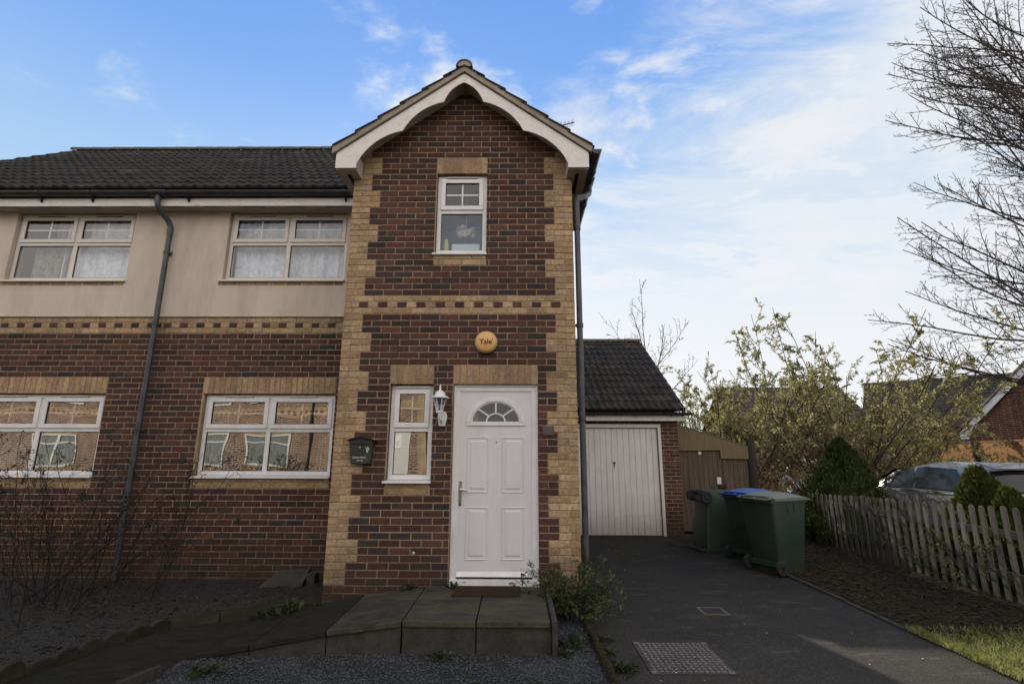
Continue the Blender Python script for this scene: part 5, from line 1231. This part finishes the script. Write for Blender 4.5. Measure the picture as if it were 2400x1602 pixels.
# ------------------------------------------------------------------ cars
def car(loc, rz, label, paint, seed):
    t = thing('parked_car', label, 'car', loc, (0,0,rz), None, local=True)
    ST = [(-.02,.36,.55,.70,.78,.60,.66,.64,.50), (.10,.26,.60,.93,1.02,.76,.82,.77,.60), (.30,.22,.62,.97,1.31,.80,.85,.80,.56), (.46,.21,.62,.98,1.41,.81,.86,.81,.55), (.9,.20,.60,.97,1.495,.81,.86,.81,.57), (1.5,.20,.60,.96,1.525,.81,.86,.80,.58), (2.05,.20,.60,.95,1.47,.81,.86,.80,.57), (2.5,.20,.60,.945,1.33,.81,.86,.80,.57), (2.85,.20,.60,.935,1.14,.81,.86,.79,.62), (3.12,.20,.60,.92,.985,.81,.86,.78,.66), (3.5,.21,.58,.86,.92,.81,.85,.75,.60), (3.85,.23,.55,.74,.80,.78,.82,.70,.52), (4.06,.28,.48,.60,.64,.66,.70,.62,.45), (4.12,.36,.45,.52,.54,.5,.55,.5,.4)]
    b = MB(); vs = []; n = 11
    for s, zb, zm, zl, zt, ws, wm, wl, wt in ST:
        half = [(0,zb),(ws,zb),(wm,zm),(wl,zl),(wt+(wl-wt)*.12,zt-(zt-zl)*.16),(0,zt)]
        ring = [(w,s,z) for w, z in half] + [(-w,s,z) for w, z in half[4:0:-1]]; vs += ring; n = len(ring)
    m = len(ST); b.add(vs, [(k*n+i, k*n+(i+1) % n, (k+1)*n+(i+1) % n, (k+1)*n+i) for k in range(m-1) for i in range(n)] + [tuple(range(n))[::-1], tuple(range((m-1)*n, m*n))])
    body = b.build('car_body', paint, t, smooth=True, subsurf=2)
    def surf(s, f):   # half width and height on the glasshouse: f 0 belt .. 1 roof edge
        for a, c in zip(ST[:-1], ST[1:]):
            if a[0] <= s <= c[0]:
                k = (s-a[0])/(c[0]-a[0]); q = [u+(v-u)*k for u, v in zip(a, c)]; _, zb, zm, zl, zt, ws, wm, wl, wt = q
                return wl+(wt+(wl-wt)*.12-wl)*f, zl+(zt-(zt-zl)*.16-zl)*f
    for sx in (-1, 1):
        for nm, lo, hi in (('front_window', (1.72,2.92), (1.77,2.26)), ('rear_window', (.62,1.64), (.84,1.70))):
            w = MB(); nn = 10; vs = []
            for i in range(nn+1):
                u = i/nn
                for f, (a, c) in ((.10, lo), (.5, ((lo[0]+hi[0])/2-.03, (lo[1]+hi[1])/2+.04)), (.90, hi)):
                    s = a+(c-a)*u; f2 = f
                    x, z = surf(s, f2); vs.append((sx*(x+.004), s, z-.004))
            for i in range(nn): w.add([vs[i*3],vs[i*3+3],vs[i*3+4],vs[i*3+1]], [(0,1,2,3)]); w.add([vs[i*3+1],vs[i*3+4],vs[i*3+5],vs[i*3+2]], [(0,1,2,3)])
            w.build('side_window', 'cardark', body, smooth=True)
        w = MB(); pts = [(sx*(surf(s,.02)[0]+.012), s, surf(s,.02)[1]) for s in (.5,1,1.6,2.2,2.7,3.0)]; w.tube(pts, .010, 6); w.build('waist_trim', 'whitepaint' if paint == 'whitepaint' else 'chrome', body)
        mr = MB(); mr.lathe([(0,-.10),(.05,-.09),(.075,0),(.06,.07),(0,.085)], (sx*.93,2.86,.99), 10, axis='x'); mr.tube([(sx*.80,2.86,.96),(sx*.90,2.86,.97)], .02, 6); mr.build('wing_mirror', paint if paint == 'whitepaint' else 'rubber', t, smooth=True)
        tl = MB(); tl.add([(sx*.66,.035,.80),(sx*.80,.13,.80),(sx*.785,.20,.98),(sx*.70,.13,1.0)], [(0,1,2,3)]); tl.build('tail_light', 'taillight', t)
        hl_ = MB(); hl_.add([(sx*.45,3.99,.60),(sx*.70,3.86,.62),(sx*.70,3.80,.74),(sx*.50,3.92,.72)], [(0,1,2,3)]); hl_.build('headlight', 'chrome', t)
        for s in (.72, 3.28):
            wh = MB(); x0, x1 = sorted((sx*.68, sx*.85)); wh.lathe([(.19,x0),(.30,x0),(.315,x0+.02),(.315,x1-.02),(.30,x1),(.19,x1)], (0,s,.315), 24, axis='x'); wo = wh.build('wheel', 'rubber', t, smooth=True, angle=40)
            ri = MB(); ri.lathe([(.19,sx*.835),(.17,sx*.80),(.05,sx*.82),(0,sx*.83)], (0,s,.315), 20, axis='x'); ri.build('rim', 'chrome', wo, smooth=True)
    for nm, s0, s1, w0, w1, z0, z1, dz in (('rear_screen', .135, .345, .68, .55, 1.02, 1.34, -.02), ('windscreen', 2.98, 2.52, .60, .48, 1.02, 1.32, .004)):
        w = MB(); vs = []
        for j in range(5):
            v = j/4
            for i in range(9):
                u = -1+2*i/8; vs.append((u*(w0+(w1-w0)*v), s0+(s1-s0)*v+dz*2*(1-abs(u)**2) + (dz if True else 0), z0+(z1-z0)*v+(.02 if s0 < 1 else .012)*(1-u*u)))
        w.add(vs, [(j*9+i, j*9+i+1, (j+1)*9+i+1, (j+1)*9+i) for j in range(4) for i in range(8)]); w.build(nm, 'cardark', body, smooth=True)
    sp_ = MB(); sp_.prism([(.20,1.385),(.52,1.475),(.52,1.455),(.21,1.362)], lambda a, z, d: (d, a, z), -.56, .56); sp_.build('roof_spoiler', paint, t, bevel=.01)
    br_ = MB(); br_.box(-.16,.16,.205,.212,1.365,1.382); br_.build('brake_light', 'taillight', t)
    bp2 = MB(); bp2.box(-.26,.26,-.045,-.03,.60,.71); bp2.build('number_plate', 'yale_rim', t)
    return t
car((10.15,2.45,G), 0, 'grey hatchback parked behind the picket fence and small conifers', 'greypaint', 1)
car((13.75,16.4,G-.05), math.radians(188), 'white car facing the street, half hidden behind the clipped conifer', 'whitepaint', 2)

# ------------------------------------------------------------------ buildings behind
gb = thing('garage_block', 'low brick garage block with dark red and grey doors behind the shrubs', 'garage', (16,18,G))
a = MB(); a.box(13.0,19.2,18,25,G-.3,1.72); a.add([(13,18,1.72),(13,25,1.72),(13,21.5,4.5)], [(0,2,1)]); a.add([(19.2,18,1.72),(19.2,25,1.72),(19.2,21.5,4.5)], [(0,1,2)]); a.build('wall', 'brick_far', gb)
sl_ = Vector((0,3.8,3.05)); a = MB(); tiles(a, (12.8,17.7,1.72), (1,0,0), sl_, 6.6, sl_.length, seed=11); tiles(a, (19.4,25.3,1.72), (-1,0,0), (0,-3.8,3.05), 6.6, sl_.length, seed=12); rr_ = a.build('roof', mat('brown_roof_tile', (.075,.055,.045), .95, .4, 8, .5, 80, dirt=(.09,.08,.05), dscale=2, damt=.5), gb); ridge('ridge_tiles', (12.8,21.5,4.75), (19.4,21.5,4.75), rr_)
a = MB(); a.box(12.9,19.3,17.66,17.7,1.66,1.80); a.build('fascia', 'upvc', gb)
for x0, x1, mt, lb in ((13.1,15.95,'redgarage','dark red garage door'),(16.4,18.9,'greygarage','grey green garage door')):
    a = MB(); a.box(x0,x1,17.975,18.02,G-.2,1.30); d_ = a.build('garage_door', mt, gb); d_['label'] = lb
    a = MB(); a.box(x0-.07,x0,17.95,18.0,G-.2,1.37); a.box(x1,x1+.07,17.95,18.0,G-.2,1.37); a.box(x0,x1,17.95,18.0,1.30,1.37); a.build('door_frame', 'upvc', d_)
gh = thing('gable_house', 'red brick building with white bargeboard at the right edge', 'house', (19.9,15.1,G))
A_, D_ = Vector((20.3,15.1,0)), Vector((.80,-.60,0)); D_ = (Vector((21.1,13.2,0))-A_).normalized(); wid = 6.4; hg = 2.25; nrm = Vector((D_.y,-D_.x,0))
P_ = lambda w, z, d=0: tuple(A_ + D_*w + nrm*d + Vector((0,0,z)))
a = MB(); a.add([P_(0,G-.1),P_(wid,G-.1),P_(wid,hg),P_(wid/2,hg+wid/2*.98),P_(0,hg)], [(0,1,2,3,4)]); a.add([P_(0,G-.1),P_(0,hg),P_(0,hg,-7),P_(0,G-.1,-7)], [(0,1,2,3)]); a.build('gable_wall', 'brick_far', gh)
a = MB()
for sx in (0, 1):
    q = lambda w: w if not sx else wid-w
    a.prism([(q(-.28),hg-.22),(q(-.28),hg+.02),(q(wid/2),hg+wid/2*.98+.32),(q(wid/2),hg+wid/2*.98+.04),(q(.02),hg-.0)], lambda p, z, d: P_(p, z, d), .10, .14)
a.add([P_(-.30,hg-.30,.18),P_(.0,hg-.30,.18),P_(.0,hg-.05,.18),P_(-.30,hg-.05,.18),P_(-.30,hg-.30,-.3),P_(-.30,hg-.05,-.3)], [(0,1,2,3),(4,0,3,5)]); a.build('bargeboard', 'upvc', gh)
a = MB(); s0 = Vector(P_(-.36,hg-.12,.2)); apx = Vector(P_(wid/2,hg+wid/2*.98+.33,.2)); tiles(a, tuple(s0 - nrm*7), tuple(nrm), tuple(apx-s0), 7.0, (apx-s0).length, seed=14)
s1 = Vector(P_(wid+.36,hg-.12,.2)); tiles(a, tuple(s1), tuple(-nrm), tuple(apx-s1), 7.0, (apx-s1).length, seed=15); a.build('roof', 'tile', gh)
a = MB(); a.prism([(-.36,hg-.02),(wid/2,hg+wid/2*.98+.32),(wid/2,hg+wid/2*.98+.42),(-.36,hg+.09)], lambda p, z, d: P_(p, z, d), .05, .19); a.build('verge', 'verge', gh)
hb = thing('terraced_house', 'house with long brown tiled roof behind the shrubs on the right', 'house', (29,27,G))
B0, B1 = Vector((26.6,29.7,0)), Vector((36.5,21.3,0)); bd = (B1-B0).normalized(); bn = Vector((bd.y,-bd.x,0)); bl = (B1-B0).length
if bn.y > 0: bn = -bn
Q_ = lambda w, d, z: tuple(B0 + bd*w + bn*d + Vector((0,0,z)))
a = MB(); a.add([Q_(0,4,G-.2),Q_(bl,4,G-.2),Q_(bl,4,2.9),Q_(0,4,2.9)], [(0,1,2,3)]); a.add([Q_(0,4,G-.2),Q_(0,4,2.9),Q_(0,0,6.0),Q_(0,-4,2.9),Q_(0,-4,G-.2)], [(0,1,2,3,4)]); a.build('wall', 'brick_far', hb)
a = MB(); up_ = Vector(Q_(0,0,6.12))-Vector(Q_(0,4.3,2.85)); tiles(a, Q_(-.2,4.3,2.85), tuple(bd), tuple(up_), bl+.2, up_.length, seed=16, period=.3); ro_ = a.build('roof', 'tile', hb)
ridge('ridge_tiles', Q_(-.2,0,6.13), Q_(bl,0,6.13), ro_)
a = MB(); a.add([Q_(-.2,0,6.1),Q_(bl,0,6.1),Q_(bl,-4.3,2.85),Q_(-.2,-4.3,2.85)], [(0,1,2,3)]); a.build('rear_roof_slope', 'tile', hb)
# orange boarded fence
of = thing('boarded_fence', 'orange brown boarded fence in front of the red brick gable', 'fence', (17.6,11,G))
F0, F1 = Vector((18.6,16.6,0)), Vector((15.6,6.6,0)); fd = (F1-F0).normalized(); fl = (F1-F0).length; fn_ = Vector((fd.y,-fd.x,0))
if fn_.x > 0: fn_ = -fn_
F0 = Vector((18.38,16.2,0)); F1 = Vector((16.1,8.0,0)); fd = (F1-F0).normalized(); fl = (F1-F0).length
a = MB(); nb = int(fl/.145)
for i in range(nb): p = F0 + fd*((i+.5)*.145); a.obox((p.x,p.y,.73+R.uniform(-.004,.004)), fd, fn_, (0,0,1), .0705, .010+.004*(i % 2), 1.0)
a.build('boards', 'fence', of)
a = MB(); p = F0+fd*fl/2; a.obox((p.x,p.y,1.745), fd, fn_, (0,0,1), fl/2, .03, .018); a.build('capping_rail', 'fence', of)
for w in (5.15, 2.2, 7.9): a = MB(); p = F0+fd*w+fn_*.06; a.obox((p.x,p.y,.75), fd, fn_, (0,0,1), .06, .06, 1.06); a.build('fence_post', 'post', of)

# ------------------------------------------------------------------ houses across the street (mirrored in the panes)
def opposite(x0, x1, y, label, wins, gable=None, pipes=()):
    t = thing('opposite_house', label, 'house', ((x0+x1)/2, y, G))
    a = MB(); a.box(x0,x1,y-7,y,G-.1,4.9); 
    a.build('wall', 'brick_opp', t)
    a = MB(); a.box(x0,x1,y,y+.012,2.90,3.17); a.build('brick_band', 'brick_opp_cream', t)
    a = MB(); xx = x0+.1
    while xx < x1-.2: a.box(xx,xx+.11,y+.012,y+.02,2.99,3.075); xx += .225
    a.build('band_headers', 'brick_far', t)
    for xc, w, z0, z1, lint in wins:
        f = MB(); X0, X1 = xc-w/2, xc+w/2; fw = .07
        f.box(X0,X1,y+.02,y+.05,z1-fw,z1); f.box(X0,X1,y+.02,y+.05,z0,z0+fw); f.box(X0,X0+fw,y+.02,y+.05,z0+fw,z1-fw); f.box(X1-fw,X1,y+.02,y+.05,z0+fw,z1-fw); f.box(xc-.05,xc+.05,y+.02,y+.05,z0+fw,z1-fw)
        zt = z1-.38
        for p, q in ((X0+fw,xc-.05),(xc+.05,X1-fw)): f.box(p,q,y+.02,y+.05,zt-.03,zt+.03)
        wo = f.build('window', 'oppwhite', t)
        c = MB(); n = int(w*16)
        for i in range(n+1):
            for z in (z0,z1): c.v.append((X0+w*i/n, y+.010+.008*math.sin(i*1.9), z))
        for i in range(n): c.f.append([2*i,2*i+2,2*i+3,2*i+1]); c.m.append(0); c.c.append(None)
        c.build('curtain', 'oppnet', wo, smooth=True)
        if lint: l = MB(); l.box(X0-.05,X1+.05,y,y+.014,z1+.01,z1+.235); l.build('lintel', 'brick_opp_cream', wo)
    for px in pipes: a = MB(); a.tube([(px,y+.08,G),(px,y+.08,4.8)], .04, 8); a.build('downpipe', 'gutter', t)
    sl = Vector((0,-3.8,2.9)); a = MB(); a.add([(x0-.2,y+.35,4.85),(x1+.2,y+.35,4.85),(x1+.2,y-3.5,7.7),(x0-.2,y-3.5,7.7),(x1+.2,y-7.35,4.85),(x0-.2,y-7.35,4.85)], [(0,1,2,3),(3,2,4,5)]); a.add([(x0,y,4.8),(x0,y-7,4.8),(x0,y-3.5,7.6)], [(0,1,2)]); a.add([(x1,y,4.8),(x1,y-7,4.8),(x1,y-3.5,7.6)], [(0,2,1)]); a.build('roof', 'tile', t)
    a = MB(); a.box(x0-.1,x1+.1,y+.28,y+.36,4.62,4.84); a.build('fascia', 'upvc', t)
    if gable:
        g0, g1 = gable; gy = y+1.0
        a = MB(); a.box(g0,g1,y,gy,G-.1,4.9); a.add([(g0,gy,4.9),(g1,gy,4.9),((g0+g1)/2,gy,6.0)], [(0,1,2)]); a.build('bay_wall', 'brick_opp', t)
        a = MB(); a.box(g0,g0+.3,gy,gy+.012,G,4.9); a.box(g1-.3,g1,gy,gy+.012,G,4.9); a.box(g0+.3,g1-.3,gy,gy+.011,2.9,3.17); a.build('quoins', 'brick_opp_cream', t)
        a = MB(); gm_ = (g0+g1)/2; a.prism([(g0-.2,4.75),(gm_,6.0),(g1+.2,4.75),(g1+.2,4.95),(gm_,6.25),(g0-.2,4.95)], lambda p, z, d: (p, d, z), gy+.2, gy+.24); a.build('bargeboard', 'oppwhite', t)
        a = MB(); a.add([(g0-.2,gy+.25,4.9),(gm_,gy+.25,6.2),(gm_,y-2,6.2),(g0-.2,y-2,4.9),(g1+.2,gy+.25,4.9),(g1+.2,y-2,4.9)], [(0,1,2,3),(1,4,5,2)]); a.build('bay_roof', 'tile', t)
        a = MB(); a.box(gm_-.2,gm_+.75,gy+.01,gy+.04,G+.2,2.2); a.build('front_door', 'oppwhite', t)
    return t
opposite(-21, -1.2, -13.6, 'sunlit brick house across the street, mirrored in the left windows', [(xc,1.9,z0,z1,l) for xc in (-4.9,-8.4,-11.1,-14.4,-17.4) for z0, z1, l in ((.75,2.1,True),(3.42,4.5,False))], (-3.9,-1.2), (-6.6,-13.0))
opposite(3.6, 13.5, -14.5, 'sunlit brick house across the street, mirrored beside the front door', [(xc,1.6,z0,z1,l) for xc in (8.2,11.6) for z0, z1, l in ((.9,2.1,True),(3.6,4.65,False))], (3.6,6.3), (10.0,))
shrub((-7.0,-12.2,G), 'dark round shrub before the house across the street', 'shrub', 22, 1.5, .6, 3500, .07, 'shrub', 71, 0, 'stem', el=(30,85), twigs=8, base=.4, thick=.012)

# ------------------------------------------------------------------ sky, sun, camera
SUN_EL, SUN_AZ = math.radians(27), math.radians(12.8)     # sun stands behind the house, a little to the left
w = bpy.data.worlds.new('World'); scene.world = w; w.use_nodes = True; t = w.node_tree; L = t.links.new
for n in list(t.nodes): t.nodes.remove(n)
out = node(t, 'ShaderNodeOutputWorld')
sky = node(t, 'ShaderNodeTexSky', sky_type='NISHITA', sun_disc=False, sun_elevation=SUN_EL, sun_rotation=-SUN_AZ, air_density=1.0, dust_density=.6, ozone_density=2.0)
bg1 = node(t, 'ShaderNodeBackground', i_Strength=.085); L(sky.outputs[0], bg1.inputs['Color'])
SKY_OFF = (5.2,3.1,0)
tc = node(t, 'ShaderNodeTexCoord'); sx = node(t, 'ShaderNodeSeparateXYZ'); L(tc.outputs['Generated'], sx.inputs[0])
def math_(op, a, b=None, c=None, clamp=False):
    n = node(t, 'ShaderNodeMath', operation=op, use_clamp=clamp)
    for i, v in enumerate((a, b, c)):
        if v is None: continue
        if isinstance(v, (int, float)): n.inputs[i].default_value = v
        else: L(v, n.inputs[i])
    return n.outputs[0]
X, Yv, Z = sx.outputs['X'], sx.outputs['Y'], sx.outputs['Z']
base = ramp(t, [(0, (.88,.94,.99)), (.28, (.64,.81,1.0)), (.46, (.42,.66,1.0)), (.62, (.22,.47,.99)), (.85, (.12,.33,.92))]); L(math_('ADD', Z, math_('MULTIPLY', X, -.02)), base.inputs['Fac'])
den = math_('MAXIMUM', math_('ADD', Z, .12), .05)
cx, cy = math_('DIVIDE', X, den), math_('DIVIDE', Yv, den)
cv = node(t, 'ShaderNodeCombineXYZ'); L(cx, cv.inputs[0]); L(cy, cv.inputs[1])
def noise(scale, detail, rough, dist=0, off=(0,0,0), sc=(1,1,1)):
    mp = node(t, 'ShaderNodeMapping'); mp.inputs['Location'].default_value = off; mp.inputs['Scale'].default_value = sc; L(cv.outputs[0], mp.inputs['Vector'])
    n = node(t, 'ShaderNodeTexNoise', i_Scale=scale, i_Detail=detail, i_Roughness=rough, i_Distortion=dist); L(mp.outputs[0], n.inputs['Vector']); return n.outputs['Fac']
def smooth(v, a, b):
    n = node(t, 'ShaderNodeMapRange', interpolation_type='SMOOTHSTEP'); L(v, n.inputs[0]); n.inputs[1].default_value = a; n.inputs[2].default_value = b; return n.outputs[0]
big = noise(2.3, 10, .60, .25, SKY_OFF, (1,1.25,1)); wisp = noise(2.4, 11, .70, .7, (7.1,4.4,0), (.7,1.5,1))
back = smooth(Yv, .1, -.5)          # unseen bright cloud added behind the viewer to fill the shaded front
cl = smooth(math_('ADD', math_('ADD', big, math_('MULTIPLY', wisp, .22)), math_('ADD', math_('MULTIPLY', X, .05), math_('MULTIPLY', back, .26))), .61, .79)
big2 = noise(1.3, 9, .62, .4, (2.2,9.1,0), (.8,1.4,1))
haze = smooth(math_('ADD', math_('SUBTRACT', math_('MULTIPLY', X, .46), Z), math_('ADD', math_('MULTIPLY', wisp, .42), math_('MULTIPLY', big2, .75))), -.06, .22)
lump = smooth(math_('ADD', big2, math_('MULTIPLY', wisp, .35)), .52, .82)
cm = math_('MAXIMUM', math_('MULTIPLY', cl, .90), math_('MULTIPLY', haze, .95))
ccol = ramp(t, [(.0, (.76,.87,1.0)), (.5, (.93,.965,1.0)), (1.0, (.99,.99,1.0))]); L(math_('MAXIMUM', math_('MAXIMUM', cl, lump), smooth(Z, .40, .16)), ccol.inputs['Fac'])
mx = node(t, 'ShaderNodeMix', data_type='RGBA'); L(cm, mx.inputs[0]); L(base.outputs[0], mx.inputs[6]); L(ccol.outputs[0], mx.inputs[7])
bk_ = node(t, 'ShaderNodeMix', data_type='RGBA', blend_type='MULTIPLY'); L(math_('MULTIPLY', back, cm), bk_.inputs[0]); L(mx.outputs[2], bk_.inputs[6]); bk_.inputs[7].default_value = (2.1,1.94,1.78,1)  # warm boost on the added clouds, as fill for the house front
bg2 = node(t, 'ShaderNodeBackground', i_Strength=1.0); L(bk_.outputs[2], bg2.inputs['Color'])
ms = node(t, 'ShaderNodeMixShader'); ms.inputs[0].default_value = .85; L(bg1.outputs[0], ms.inputs[1]); L(bg2.outputs[0], ms.inputs[2]); L(ms.outputs[0], out.inputs['Surface'])
sd = bpy.data.lights.new('sun', 'SUN'); sd.energy = 5.0; sd.angle = math.radians(.5); sd.color = (1.0,.92,.79)
so = bpy.data.objects.new('sun', sd); COL.objects.link(so); so.rotation_euler = (PI/2-SUN_EL, 0, PI+SUN_AZ); so.location = (-10,30,25)
cam = bpy.data.cameras.new('camera'); co = bpy.data.objects.new('camera', cam); COL.objects.link(co); scene.camera = co
cam.sensor_width = 36; cam.lens = 17.675; cam.clip_start = .05; cam.clip_end = 2000
co.matrix_world = Matrix.Translation((2.018,-5.632,1.340)) @ Matrix.Rotation(.0102,4,'Z') @ Matrix.Rotation(PI/2+.2178,4,'X') @ Matrix.Rotation(.0028,4,'Z')
scene.view_settings.view_transform = 'Standard'; scene.view_settings.look = 'None'; scene.view_settings.exposure = 0; scene.view_settings.gamma = 1
scene.render.engine = 'CYCLES'; scene.cycles.use_denoising = True; scene.cycles.max_bounces = 8; scene.cycles.transparent_max_bounces = 16; scene.cycles.sample_clamp_indirect = 6
